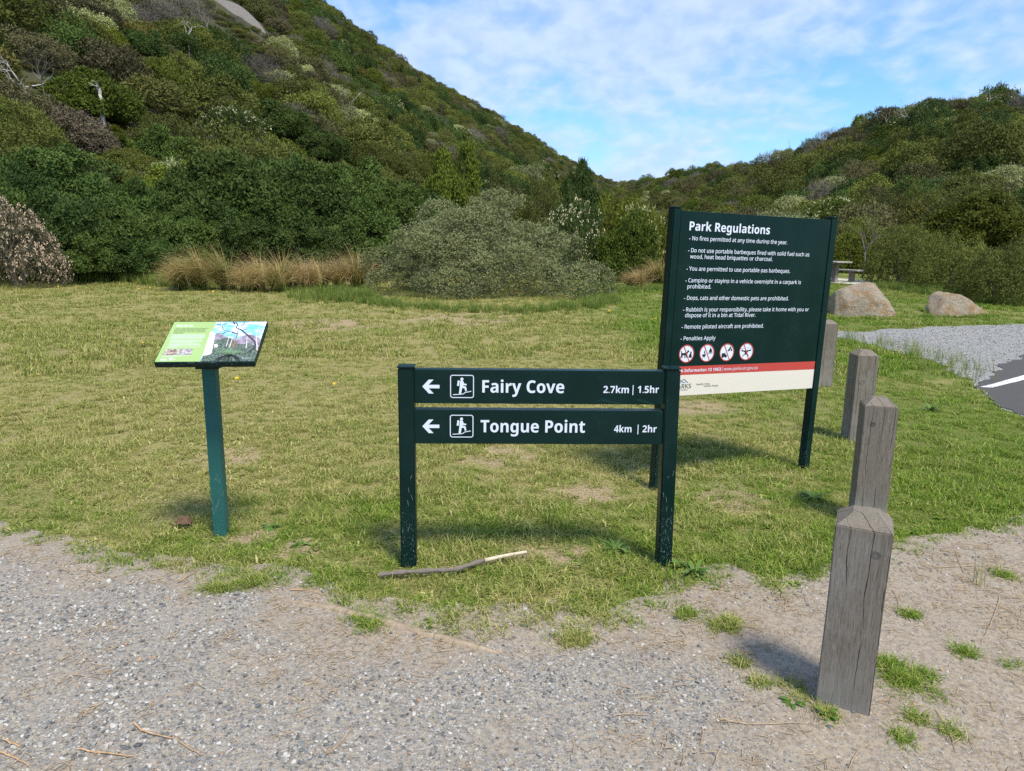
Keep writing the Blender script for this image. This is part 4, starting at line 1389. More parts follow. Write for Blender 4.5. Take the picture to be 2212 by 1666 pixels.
for k, (pts, r, lab) in enumerate(TW):
    g = random.Random(300 + k)
    P = smooth(path_px(pts, .010), 4)
    base = P[0].copy()
    bm = bmesh.new()
    L = [p - base + Vector((g.uniform(-.002, .002), g.uniform(-.002, .002), g.uniform(0, .004))) for p in P]
    tube(bm, L, [r * .62 * (1.1 - .6 * i / len(L)) for i in range(len(L))], 5)
    for i in range(1, len(L) - 1):
        if g.random() < .75:
            d = (L[i + 1] - L[i - 1]).normalized(); s = Vector((-d.y, d.x, 0)) * g.choice((-1, 1))
            ln = g.uniform(.008, .028)
            tube(bm, [L[i], L[i] + (d * .8 + s * .5) * ln + Vector((0, 0, .004))], [r * .3, r * .12], 3)
    o = link('twig', bm_mesh(bm, 'twig'), MAT_TWIG if k < 8 else MAT_STRAW); o.location = base
    tag(o, lab, 'twig', 'twigs on the ground')

# ------------------------------------------------------------------ weeds and flowers on the lawn
def mat_leafy(name, a, b_):
    m, t, b = material(name, .5, .3)
    ti = t.add('ShaderNodeAttribute', attribute_name='tint').outputs['Fac']
    c = t.mix(ti, a, b_); t.l.new(c, b.inputs['Base Color'])
    tr = t.add('ShaderNodeBsdfTranslucent'); t.l.new(c, tr.inputs[0])
    mx = t.add('ShaderNodeMixShader', inp={0: .25}); t.l.new(b.outputs[0], mx.inputs[1]); t.l.new(tr.outputs[0], mx.inputs[2])
    t.l.new(mx.outputs[0], t.n['Material Output'].inputs[0])
    return m


MAT_WEED = mat_leafy('weed_leaf', (.075, .155, .022), (.16, .26, .05))


def rosette(px, py, n, ln, w, seed, label, up=.5):
    g = np.random.default_rng(seed); Q = []; T = []
    for i in range(n):
        a = g.uniform(0, 6.28); L = ln * g.uniform(.6, 1.15); el = up * g.uniform(.4, 1.5); d = np.array([math.cos(a), math.sin(a), 0]); s = np.array([-d[1], d[0], 0]); t = g.random()
        prof = (.25, .9, 1.0, .7, .05); pts = []
        p = np.array([0, 0, .005]) + d * .008; an = el
        for k in range(5):
            pts.append(p.copy()); p = p + (d * math.cos(an) + np.array([0, 0, math.sin(an)])) * L / 4; an -= .35
        for k in range(4):
            Q.append([pts[k] - s * w * prof[k], pts[k] + s * w * prof[k], pts[k + 1] + s * w * prof[k + 1], pts[k + 1] - s * w * prof[k + 1]]); T.append(t)
    o = link('weed', quads_mesh('weed', np.array(Q), np.array(T)), MAT_WEED); o.location = ground(px, py)
    tag(o, label, 'weed', 'broad leaved weeds in the turf'); return o


rosette(1500, 1243, 20, .10, .010, 1, 'strap leaved weed clump right of the trail sign right post', .9)
rosette(1462, 1225, 26, .055, .012, 2, 'pale green small leaved weed at the foot of the trail sign right post', .9)
rosette(1330, 1190, 16, .10, .010, 3, 'dark strap leaved weed in the dry patch between the trail sign posts', .7)
rosette(1620, 1545, 10, .05, .009, 4, 'small flat weed rosette left of the nearest bollard foot', .4) if False else None
rosette(1712, 1520, 12, .045, .008, 4, 'small flat weed rosette left of the nearest bollard foot', .4)
rosette(1787, 1548, 10, .04, .009, 5, 'tiny weed sprout in front of the nearest bollard foot', .8)
rosette(584, 1140, 14, .06, .010, 6, 'grey green weed rosette right of the information panel post', .5)
rosette(648, 1178, 12, .055, .009, 7, 'low weed rosette midway between information panel and trail sign', .4)
rosette(1756, 1078, 20, .12, .012, 8, 'broad weed tuft left of the half hidden bollard', .6)
rosette(2010, 888, 18, .12, .011, 9, 'leafy weed in the long grass beside the asphalt', .8)

MAT_YEL = flat_mat('yellow_petals', (.80, .52, .02), .6)
MAT_STEM = flat_mat('flower_stem', (.10, .17, .04), .6)


def flower(px, py, r, label, h=.06):
    rt = empty('yellow_flower', ground(px, py)); tag(rt, label, 'flower', 'yellow flowers in the grass')
    bm = bmesh.new()
    for ring_, n, rr, zz in ((0, 12, 1.0, 0), (1, 9, .65, .3)):
        for k in range(n):
            a = 2 * math.pi * k / n + ring_ * .2
            d = Vector((math.cos(a), math.sin(a), 0)); s = Vector((-d.y, d.x, 0))
            c = Vector((0, 0, h + zz * r * .5))
            vs4 = [bm.verts.new(c + d * r * .15), bm.verts.new(c + d * r * rr * .6 + s * r * .2 + Vector((0, 0, r * .25))), bm.verts.new(c + d * r * rr + Vector((0, 0, r * .3))), bm.verts.new(c + d * r * rr * .6 - s * r * .2 + Vector((0, 0, r * .25)))]
            bm.faces.new(vs4)
    link('petals', bm_mesh(bm, 'petals'), MAT_YEL, rt).rotation_euler = (.55, 0, 0)
    bm = bmesh.new(); tube(bm, [(0, 0, 0), (.004, 0, h * .5), (0, 0, h)], [.0018, .0015, .002], 5)
    link('stem', bm_mesh(bm, 'stem'), MAT_STEM, rt)


for px, py, r, lab in ((515, 826, .026, 'yellow flower in the lawn just right of the information panel post top'), (724, 838, .020, 'yellow flower in the lawn midway between information panel and trail sign'), (311, 748, .022, 'small yellow flower in the lawn left of the information panel'),
                       (1415, 693, .028, 'yellow flower in the lawn by the left edge of the regulations board'), (302, 628, .03, 'yellow flower on the far lawn left of the tussock grass'), (326, 626, .03, 'yellow flower nearest the left tussock on the far lawn'),
                       (128, 623, .03, 'yellow flower on the far lawn near the left shrubs'), (1316, 676, .03, 'yellow flower on the lawn at the right foot of the grey bush'), (462, 634, .04, 'yellow flower in front of the left tussock grass')):
    flower(px, py, r, lab)
# ------------------------------------------------------------------ shrubs
def mat_leaf(name, lo, hi, hue=None, trans=.24, rough=.65):
    m, t, b = material(name, rough, .10)
    ti = t.add('ShaderNodeAttribute', attribute_name='tint').outputs['Fac']
    rnd = t.add('ShaderNodeObjectInfo').outputs['Random']
    c = t.mix(ti, lo, hi)
    hue = hue or tuple(.5 * (a + b_) * k for a, b_, k in zip(lo, hi, (1.7, 1.15, .8)))
    c = t.mix(t.math('MULTIPLY', rnd, .6), c, hue)
    r2 = t.math('FRACT', t.math('MULTIPLY', rnd, 7.31))
    c = t.mix(1.0, c, t.ramp(r2, [(0, (.68, .68, .68)), (.5, (1, 1, 1)), (1, (1.34, 1.32, 1.22))]), 'MULTIPLY')
    t.l.new(c, b.inputs['Base Color'])
    tr = t.add('ShaderNodeBsdfTranslucent'); t.l.new(c, tr.inputs[0])
    mx = t.add('ShaderNodeMixShader', inp={0: trans}); t.l.new(b.outputs[0], mx.inputs[1]); t.l.new(tr.outputs[0], mx.inputs[2])
    t.l.new(mx.outputs[0], t.n['Material Output'].inputs[0])
    return m


LEAF = {
    'wattle': mat_leaf('dark_green_leaf', (.026, .052, .012), (.105, .165, .042), (.085, .118, .024)),
    'tea': mat_leaf('olive_leaf', (.050, .064, .015), (.20, .21, .052), (.14, .165, .03)),
    'brown': mat_leaf('brown_scrub_leaf', (.055, .050, .024), (.18, .158, .08), (.12, .125, .04)),
    'rust': mat_leaf('rusty_scrub_leaf', (.085, .066, .045), (.22, .175, .12), (.14, .12, .07)),
    'bright': mat_leaf('bright_green_leaf', (.036, .068, .009), (.14, .185, .028)),
    'grey': mat_leaf('grey_green_leaf', (.165, .19, .075), (.40, .425, .20), (.36, .36, .16), .28),
    'pale': mat_leaf('pale_green_leaf', (.062, .08, .022), (.17, .19, .06)),
    'twig': mat_leaf('grey_twig_scrub', (.10, .085, .07), (.27, .24, .205), (.17, .15, .12)),
    'pink': mat_leaf('daisy_bush_leaf', (.06, .075, .04), (.18, .18, .12), None, .15),
}
MAT_CREAM_FL = flat_mat('cream_blossom', (.56, .51, .29), .7, .1, .2)
MAT_PINK_FL = flat_mat('faded_blossom', (.50, .37, .26), .8, .1, .4)
MAT_BRANCH = flat_mat('branch_bark', (.12, .10, .085), .9, .1, .5)
MAT_DEADWOOD = flat_mat('bleached_wood', (.40, .37, .34), .85, .15, .3)
MAT_GREYTWIG = flat_mat('grey_twig', (.125, .11, .095), .9, .1, .3)


def unit(v): return v / (np.linalg.norm(v, axis=-1, keepdims=True) + 1e-9)


def crown(seed, lumps=22, lr=(.24, .38), tips=600, per=10, spread=.055, ll=.045, lw=.02, up=.5, out=.7, flower=0.0, fsize=.03, skirt=True, zsq=1.0, ragged=.12, kr=(.56, .74), shoulder=2.5):
    """foliage of a shrub in a unit dome (radius 1, height 1) as leaf-size faces"""
    g = np.random.default_rng(seed)
    C = []; Rr = []
    ga = 2.399963
    for i in range(lumps):
        h = (i + .5) / lumps; a = i * ga + g.uniform(-.4, .4)
        z = h ** .9; q = max(0, 1 - z ** shoulder) ** (1 / shoulder)
        k = g.uniform(*kr); r = g.uniform(*lr)
        C.append((q * math.cos(a) * k, q * math.sin(a) * k, max(.12, z * k * 1.02))); Rr.append(r)
    if skirt:
        for i in range(10):
            a = i * 2 * math.pi / 10 + g.uniform(-.25, .25); k = g.uniform(.6, .78)
            C.append((k * math.cos(a), k * math.sin(a), g.uniform(.1, .24))); Rr.append(g.uniform(.18, .27))
    for i in range(4): C.append((g.uniform(-.25, .25), g.uniform(-.25, .25), g.uniform(.3, .5))); Rr.append(.4)
    C = np.array(C); Rr = np.array(Rr)
    n = tips * 2
    li = g.choice(len(Rr), n, p=Rr ** 2 / (Rr ** 2).sum())
    d = unit(g.normal(size=(n, 3)) + np.array([0, 0, .25]))
    d = unit(d + .5 * unit(C[li] * np.array([1, 1, .8])))
    P = C[li] + d * Rr[li][:, None] * (1 - ragged * g.random((n, 1)) ** .7 + .10 * (g.random((n, 1)) < .12))
    dist = np.linalg.norm(P[:, None, :] - C[None], axis=2) / Rr[None]
    ins = (dist < .86).sum(1) > 0
    keep = (~ins | (g.random(n) < .12)) & (P[:, 2] > .015)
    P = P[keep][:tips]; d = d[keep][:tips]
    nt = len(P)
    ct = g.random(nt)
    lobe = np.random.default_rng(seed + 5).random(len(Rr))[li[keep][:tips]]
    L = np.repeat(P, per, 0) + g.normal(size=(nt * per, 3)) * spread * np.array([1, 1, .8])
    NN = unit(np.repeat(d, per, 0) * 1.0 + np.array([0, 0, .45]) + g.normal(size=(nt * per, 3)) * .55)
    D = unit(np.repeat(d, per, 0) * out * .6 + np.array([0, 0, up]) + g.normal(size=(nt * per, 3)) * .8)
    S = unit(np.cross(D, NN)); D = unit(D - .55 * NN * (D * NN).sum(1, keepdims=True))
    sz = g.uniform(.65, 1.25, (nt * per, 1))
    a = L; e = L + D * ll * sz; mdl = L + D * ll * .5 * sz
    Q = np.stack([a, mdl + S * lw * .5 * sz, e, mdl - S * lw * .5 * sz], 1)
    T = np.clip(.30 * np.repeat(ct, per) + .32 * g.random(nt * per) + .38 * np.repeat(lobe, per), 0, 1)
    MI = np.zeros(len(Q), int)
    if flower:
        k = P[:, 2] > .12
        sel = np.where(k & (g.random(nt) < flower))[0]
        nf = 7
        B = np.repeat(P[sel] + d[sel] * (.03 + spread * .9), nf, 0) + g.normal(size=(len(sel) * nf, 3)) * fsize * .7
        D1 = unit(g.normal(size=B.shape)); S1 = unit(np.cross(D1, g.normal(size=B.shape)))
        QF = np.stack([B - D1 * fsize * .5, B + S1 * fsize * .5, B + D1 * fsize * .5, B - S1 * fsize * .5], 1)
        Q = np.concatenate([Q, QF]); T = np.concatenate([T, g.random(len(QF))]); MI = np.concatenate([MI, np.ones(len(QF), int)])
    Q[:, :, 2] = np.maximum(Q[:, :, 2], 0)
    return Q, T, MI


def grow(bm, p, d, L, r, depth, g, splits=(2, 3), bend=.35, sides=4, upw=.15):
    pts = [p]; rads = [r]; q = p.copy(); dd = d.copy()
    for s in range(3):
        dd = (dd + Vector((g.gauss(0, bend), g.gauss(0, bend), g.gauss(0, bend) + upw)) * .4).normalized()
        q = q + dd * L / 3; pts.append(q.copy()); rads.append(r * (1 - .13 * (s + 1)))
    tube(bm, pts, rads, sides, False)
    if depth > 0:
        for k in range(g.randint(*splits)):
            i = g.choice((2, 3, 3)); nd = (dd + Vector((g.gauss(0, .6), g.gauss(0, .6), g.gauss(0, .5)))).normalized()
            grow(bm, pts[i], nd, L * g.uniform(.55, .85), rads[i] * .68, depth - 1, g, splits, bend, max(3, sides - 1), upw)


def stems_mesh(seed, n=7, depth=3, L=.42, r=.022, spread=.9, splits=(2, 3)):
    g = random.Random(seed); bm = bmesh.new()
    for i in range(n):
        a = 2 * math.pi * i / n + g.uniform(-.4, .4); k = g.uniform(.25, spread)
        d = Vector((math.cos(a) * k, math.sin(a) * k, 1)).normalized()
        grow(bm, Vector((math.cos(a) * .06, math.sin(a) * .06, -.05)), d, L, r, depth, g, splits)
    for v in bm.verts:
        q = math.hypot(v.co.x, v.co.y)
        if q > .86: v.co.x *= .86 / q; v.co.y *= .86 / q
        v.co.z = min(v.co.z, .9 * math.sqrt(max(.05, 1 - min(q, .86) ** 2)))
    return bm_mesh(bm, 'stems')


# prototypes: (foliage mesh, stems mesh)
PROTO = {}


def make_proto(key, kind, mats=None, stem_kw=None, **kw):
    Q, T, MI = crown(**kw)
    me = quads_mesh('foliage', Q, T, MI)
    for mm in (mats or [LEAF[kind]]): me.materials.append(mm)
    st = stems_mesh(kw['seed'] + 900, **(stem_kw or {})); st.materials.append(MAT_BRANCH)
    PROTO.setdefault(key, []).append((me, st))


for s in range(3):
    make_proto('near_wattle', 'wattle', seed=400 + s, lumps=22 + 4 * s, lr=(.17, .29), tips=2100, per=13, spread=.036, ll=.070, lw=.029, up=.6, ragged=.12, kr=(.66, .92))
make_proto('hero_grey', 'grey', seed=420, lumps=40, lr=(.12, .28), skirt=False, tips=7000, per=15, spread=.021, ll=.024, lw=.0135, up=.8, out=1.0, ragged=.30, kr=(.56, .98), shoulder=2.0, stem_kw=dict(n=10, depth=3, L=.3, r=.008, spread=1.4))
make_proto('near_pink', 'pink', [LEAF['pink'], MAT_PINK_FL], seed=430, lumps=30, lr=(.18, .30), tips=1900, per=10, spread=.035, ll=.042, lw=.018, flower=.62, fsize=.022, ragged=.2)
make_proto('near_flower', 'wattle', [LEAF['wattle'], MAT_CREAM_FL], seed=440, lumps=26, tips=1500, per=11, spread=.045, ll=.055, lw=.022, flower=.20, fsize=.028)
make_proto('near_flower', 'bright', [LEAF['bright'], MAT_CREAM_FL], seed=441, lumps=26, tips=1300, per=11, spread=.045, ll=.055, lw=.022, flower=.20, fsize=.028)
make_proto('near_bright', 'bright', seed=450, lumps=20, lr=(.18, .30), tips=2000, per=12, spread=.04, ll=.066, lw=.029, up=.6, kr=(.64, .90))
make_proto('near_tea', 'tea', seed=455, lumps=30, lr=(.18, .32), tips=1900, per=13, spread=.045, ll=.058, lw=.022, up=.5, ragged=.26, kr=(.60, .84))
make_proto('near_tea', 'tea', seed=456, lumps=24, lr=(.18, .34), tips=1700, per=13, spread=.05, ll=.058, lw=.022, up=.5, ragged=.3, kr=(.60, .86))
FARK = dict(tips=900, per=11, spread=.06, ll=.085, lw=.036)
for kind in ('wattle', 'tea', 'brown', 'rust', 'bright', 'pale', 'grey'):
    for s in range(2):
        make_proto('far_' + kind, kind, seed=500 + s + 10 * len(PROTO), lumps=11 + 3 * s, lr=(.26, .44), ragged=.22, stem_kw=dict(n=4, depth=2, r=.03), **FARK)
for s in range(2): make_proto('far_twig', 'twig', seed=610 + s, lumps=12, lr=(.26, .42), ragged=.5, tips=520, per=9, spread=.08, ll=.26, lw=.014, up=.7, out=1.3)
make_proto('far_flower', 'wattle', [LEAF['wattle'], MAT_CREAM_FL], seed=590, lumps=16, flower=.15, fsize=.045, **FARK)

GROUPS = {'near_wattle': 'dark green shrubs in the thicket behind the lawn'}


def shrub(key, variant, x, y, z, rad, height, depth=1.0, rz=0.0, parts=True, lift=False):
    f, s = PROTO[key][variant % len(PROTO[key])]
    rt = empty('shrub', (x, y, z - .08), rz)
    crown_h = height
    if lift and height > 1.15 * rad:
        crown_h = 1.15 * rad; rt.location.z += height - crown_h
    rt.scale = (rad, rad * depth, crown_h)
    link('foliage', f, (), rt)
    if parts:
        st = link('stems', s, (), rt)
        if crown_h < height: st.scale.z = height / crown_h * .95; st.location.z = -(height - crown_h) / crown_h
    return rt


def hero(key, v, cx, top, wid, r, label, group=None, depth=1.0, minh=.55, name=None):
    if r > 33 and group != G:
        # on the slopes: out along the sight line until a shrub of this width fits between ground and line
        for q in range(240):
            rr = r * .72 + q * .5
            p = at_dist(cx, top, rr)
            if p.z <= th(p.x, p.y) + .95 * wid * p.y / FPX / 2: break
        if rr > r * 1.6: p = at_dist(cx, top, r)
    else: p = at_dist(cx, top, r)
    z = th(p.x, p.y); fwd = math.cos(PITCH) * p.y
    rad = wid * fwd / FPX / 2 * 1.04
    h = max(p.z - z, minh * rad)
    z = p.z - h
    o = shrub(key, v, p.x, p.y, z, rad, h * 1.04 + .08, depth, 0.0 if depth != 1 else random.uniform(0, 6.28), lift=group == G)
    if name: o.name = name
    tag(o, label, 'shrub', group)
    HERO.append((p.x, p.y, rad))
    return o


HERO = []
G = 'dark green shrubs in the thicket behind the lawn'
b_ = hero('hero_grey', 0, 1036, 446, 485, 21.6, 'broad rounded grey-green bush standing alone on the lawn edge', depth=.68)
b_.location.y += .2
hero('near_pink', 0, 18, 436, 200, 25.6, 'pinkish blossoming bush at the left end of the thicket')
G = 'dark green shrubs in the thicket behind the lawn'
for i, (cx, top, w, r, lab) in enumerate([
    (-90, 380, 240, 28.0, 'dark green shrub behind the pinkish bush, cut by the left picture edge'),
    (150, 425, 190, 27.3, 'dark green shrub just right of the pinkish blossoming bush'),
    (235, 408, 215, 29.5, 'dark green dome in the thicket under the dry twig gap'),
    (300, 455, 200, 27.6, 'low dark green shrub at the front of the thicket left of the tussocks'),
    (395, 470, 160, 27.8, 'small dark green shrub right behind the left tussock'),
    (440, 378, 230, 30.0, 'tall dark green shrub above the left tussock grass'),
    (545, 345, 270, 30.5, 'largest dark green shrub in the thicket above the tussocks'),
    (520, 470, 190, 28.0, 'dark green shrub touching the back of the second tussock'),
    (640, 385, 230, 29.3, 'dark green shrub above the right part of the long tussock row'),
    (660, 480, 180, 27.8, 'dark green shrub behind the right end of the tussock row'),
    (745, 360, 200, 31.5, 'upright dark green shrub left behind the grey bush'),
    (770, 455, 190, 28.5, 'dark green shrub meeting the left flank of the grey bush'),
    (835, 405, 160, 31.0, 'dark green shrub rising over the left shoulder of the grey bush'),
    (178, 500, 150, 26.6, 'lowest dark green shrub at the lawn beside the pinkish blossoming bush'),
    (262, 505, 140, 26.8, 'low dark green shrub on the lawn edge midway to the left tussock'),
    (338, 512, 130, 26.8, 'low dark green shrub on the lawn edge touching the left tussock'),
    (380, 432, 150, 28.8, 'middle height dark green shrub above the leftmost tussock end'),
    (480, 425, 150, 29.0, 'middle height dark green shrub in the heart of the thicket'),
    (590, 430, 160, 28.8, 'dark green shrub under the largest shrub of the thicket'),
    (615, 352, 140, 31.0, 'dark green crown right against the largest shrub of the thicket'),
    (700, 425, 150, 28.8, 'middle height dark green shrub left of the grey bush'),
    (725, 500, 130, 27.6, 'low dark green shrub squeezed between last tussock and grey bush'),
    (300, 400, 140, 30.0, 'dark green crown left of the tall shrub above the left tussock'),
    (30, 372, 150, 30.0, 'dark green crown right above the pinkish blossoming bush')]):
    hero('near_wattle', i, cx, top, w, r, lab, G)
H2 = 'shrubs on the left hillside'
for i, (key, v, cx, top, w, r, lab) in enumerate([
    ('near_wattle', 0, 108, 318, 226, 35, 'dark green domed shrub higher up above the pinkish bush'),
    ('near_wattle', 1, 356, 285, 150, 36, 'round dark green shrub with open stems above the thicket centre'),
    ('near_wattle', 2, 600, 232, 135, 43, 'round dark green tree-like shrub with a black hollow beneath it'),
    ('near_wattle', 0, 690, 285, 120, 40, 'dark green shrub right of the black hollow'),
    ('far_rust', 0, 155, 237, 150, 42, 'pinkish brown dry shrub above the dark domed shrub'),
    ('far_rust', 1, 190, 275, 110, 40, 'rusty pink shrub in front of the larger dry shrub'),
    ('far_brown', 0, 228, 92, 160, 62, 'grey-brown scrub patch high on the upper left slope'),
    ('far_brown', 1, 70, 72, 140, 64, 'dark brown scrub above the bleached fallen branches'),
    ('far_pale', 0, 322, 166, 150, 54, 'pale yellow-green feathery shrub in the middle of the left slope'),
    ('near_bright', 0, 200, 165, 190, 52, 'mid green shrub left of the pale feathery shrub'),
    ('near_wattle', 1, 304, 72, 100, 70, 'dark shrub above the pale feathery shrub'),
    ('far_wattle', 0, 388, 72, 92, 78, 'soft green shrub below the bare granite slab'),
    ('far_wattle', 1, 465, 126, 125, 68, 'elongated green shrub below the granite slab to its right'),
    ('near_flower', 0, 498, 232, 150, 41, 'cream flowering shrub left of the tree-like dark shrub'),
    ('far_bright', 0, 548, 178, 74, 52, 'vivid yellow-green small shrub on the left slope'),
    ('near_tea', 0, 878, 335, 110, 40, 'olive brown mound with bare stems behind the grey bush'),
    ('near_bright', 0, 978, 345, 150, 42, 'deep green shrub directly above the top of the grey bush'),
    ('far_wattle', 1, 1016, 345, 80, 52, 'smooth rounded green shrub up behind the grey bush'),
    ('near_tea', 1, 1085, 388, 96, 44, 'flat topped olive shrub with a dark trunk above the grey bush'),
    ('near_wattle', 2, 1250, 383, 95, 56, 'dark green shrub at the mouth of the valley'),
    ('near_tea', 0, 800, 310, 120, 41, 'olive shrub left above the brown mound'),
    ('near_tea', 1, 1180, 400, 110, 44, 'olive shrub between flat topped shrub and cream blossoms'),
]):
    hero(key, v, cx, top, w, r, lab, H2)
H3 = 'shrubs behind the regulations board'
for key, v, cx, top, w, r, lab in [
    ('near_flower', 0, 1240, 434, 145, 29, 'dark shrub dotted with cream blossoms at the right shoulder of the grey bush'),
    ('near_bright', 0, 1358, 484, 150, 28.5, 'glossy deep green shrub left of the regulations board'),
    ('near_flower', 1, 1392, 444, 120, 32, 'cream blossoming shrub peeking above the glossy deep green shrub'),
    ('far_bright', 1, 1350, 428, 130, 46, 'low bright green shrub on the valley floor'),
    ('near_tea', 0, 1480, 470, 150, 33, 'olive shrub hidden mostly by the left half of the regulations board'),
    ('near_wattle', 1, 1580, 480, 170, 34, 'dark shrub hidden behind the middle of the regulations board'),
    ('near_tea', 1, 1690, 485, 150, 36, 'olive shrub hidden behind the right half of the regulations board'),
    ('near_flower', 1, 1815, 428, 150, 42, 'yellowish flowering shrub above the right top corner of the regulations board'),
    ('near_bright', 0, 1850, 520, 140, 36.5, 'fresh green shrub behind the picnic table'),
    ('near_tea', 0, 1962, 497, 150, 32, 'olive green bush right of the picnic bench'),
    ('near_tea', 1, 2075, 520, 160, 28, 'olive bush behind the smaller boulder'),
    ('near_tea', 0, 2175, 545, 190, 24.5, 'large dull green bush at the right picture edge above the gravel lot'),
    ('near_bright', 0, 2125, 438, 210, 36, 'dense dark bright-green shrub at the right edge above the dull bush'),
    ('far_pale', 1, 1982, 440, 100, 44, 'pale green shrub behind the bare branched tree'),
    ('near_flower', 1, 2050, 255, 72, 72, 'tall cone shaped shrub with cream blossoms high on the right hill'),
    ('near_wattle', 2, 2126, 335, 100, 62, 'round dark green shrub right below the cone shaped blossoms'),
    ('far_flower', 0, 2050, 372, 60, 58, 'small shrub with cream blossoms below the cone shaped shrub'),
    ('far_flower', 0, 2190, 352, 64, 60, 'cream blossoming shrub at the far right edge of the hill'),
    ('far_bright', 0, 1871, 247, 56, 128, 'dark round shrub standing on the ridge of the right hill'),
    ('far_flower', 0, 1697, 324, 52, 150, 'cream blossoming shrub on the lower ridge of the right hill'),
    ('far_wattle', 0, 2150, 182, 84, 112, 'flat crowned dark tree-like shrub on top of the right hill'),
    ('far_wattle', 1, 1398, 380, 40, 190, 'round dark shrub on the skyline where the valley opens'),
    ('far_tea', 1, 2190, 262, 90, 78, 'olive shrub at the right edge under the hilltop'),
]:
    hero(key, v, cx, top, w, r, lab, H3)

# ---- dead and bare trees
def dead_tree(px, py, r, hgt, seed, label, mat=MAT_DEADWOOD, n=3, depth=4, thick=.05, lean=(0, 0, 1), spread=.8, splits=(2, 3), lift=1.1):
    for q in range(300):
        p = at_dist(px, py, r * .75 + q * .4)
        if p.z <= th(p.x, p.y) + lift: break
    if q == 299: p = at_dist(px, py, r); p.z = th(p.x, p.y) + lift
    rt = empty('dead_tree', p)
    tag(rt, label, 'dead tree', 'dead and bare trees on the hills')
    g = random.Random(seed); bm = bmesh.new()
    for i in range(n):
        a = g.uniform(0, 6.28)
        d = (Vector(lean) + Vector((math.cos(a), math.sin(a) * .5, g.uniform(0, .4))) * spread).normalized()
        grow(bm, Vector((0, 0, 0)), d, hgt * .34, thick * .7, depth, g, splits, .5, 5, .08)
    link('branches', bm_mesh(bm, 'branches'), mat, rt)
    bm = bmesh.new(); tube(bm, [(0, 0, -lift - .2), (.05, 0, -lift * .4), (0, 0, .12)], [thick * 1.2, thick * 1.0, thick * .75], 7)
    link('trunk', bm_mesh(bm, 'trunk'), mat, rt)
    return rt


dead_tree(52, 190, 50, 2.4, 1, 'bleached white sprawling branches at the left picture edge', thick=.075, spread=1.6, lean=(0, 0, .15), lift=1.7)
dead_tree(90, 172, 51.5, 2.4, 12, 'grey bare twiggy bush behind the bleached sprawling branches', MAT_GREYTWIG, 6, 4, .022, lift=2.0)
dead_tree(216, 208, 48, 1.2, 2, 'short bleached white stump on the left slope', thick=.11, n=2, depth=2, spread=.4, lift=2.0)
dead_tree(448, 62, 88, 4.2, 3, 'grey bare tree in front of the granite slab', MAT_GREYTWIG, 4, 4, .06, lift=2.2)
dead_tree(405, 78, 84, 2.6, 31, 'small white branched snag left of the bare tree under the slab', thick=.06, depth=3, lift=2.0)
dead_tree(1868, 545, 34.5, 3.2, 4, 'bare grey branched tree above the picnic table', MAT_GREYTWIG, 4, 5, .04, spread=1.2)
dead_tree(1985, 262, 100, 4.5, 5, 'white dead branches on the upper right hill', thick=.09, depth=3, spread=1.5, lean=(0, 0, .4))
dead_tree(1930, 275, 108, 3.6, 6, 'white dead branches left of the hilltop tangle', thick=.08, depth=3, spread=1.4, lean=(-.3, 0, .4))
dead_tree(1530, 442, 48, 2.6, 7, 'grey dead twigs just above the top left corner of the regulations board', MAT_GREYTWIG, 6, 4, .02, spread=1.4)
dead_tree(945, 322, 62, 2.6, 9, 'grey twiggy dead bush on the slope above the grey bush', MAT_GREYTWIG, 6, 4, .022)
dead_tree(235, 425, 29.5, 1.7, 10, 'grey dry twigs in the gap of the dark thicket', MAT_GREYTWIG, 8, 4, .012, spread=.7)
dead_tree(345, 448, 28.2, 1.2, 11, 'tangle of dry fronds hanging in the thicket', MAT_GREYTWIG, 10, 3, .010, spread=2.0, lean=(0, -.3, -.1))
dead_tree(1222, 382, 74, 3.4, 13, 'thin dead tree at the valley mouth', MAT_GREYTWIG, 3, 4, .03)
dead_tree(758, 228, 100, 3.2, 14, 'pale dead branches halfway up the left ridge', thick=.06, depth=3, spread=1.5, lift=2.2)
dead_tree(2130, 225, 104, 3.2, 15, 'white dead trunk beside the flat crowned tree', thick=.05, n=2, depth=3)

# ---- granite slab high on the left hill
p = at_dist(462, 12, 102)
slab_o = boulder('granite_outcrop', (p.x - .6, p.y + 2.5, p.z - 1.8), (6.6, 5.5, 4.0), [((.1, -1, .75), .62), ((.35, -.1, 1), .72)], 21, 0, 5, .03, MAT_SLAB)
slab_o.rotation_euler = (RAD(12), RAD(30), 0)
tag(slab_o, 'bare grey-brown granite slab on the upper left hillside', 'rock outcrop')
SLAB = (p.x - .6, p.y + 2.5)


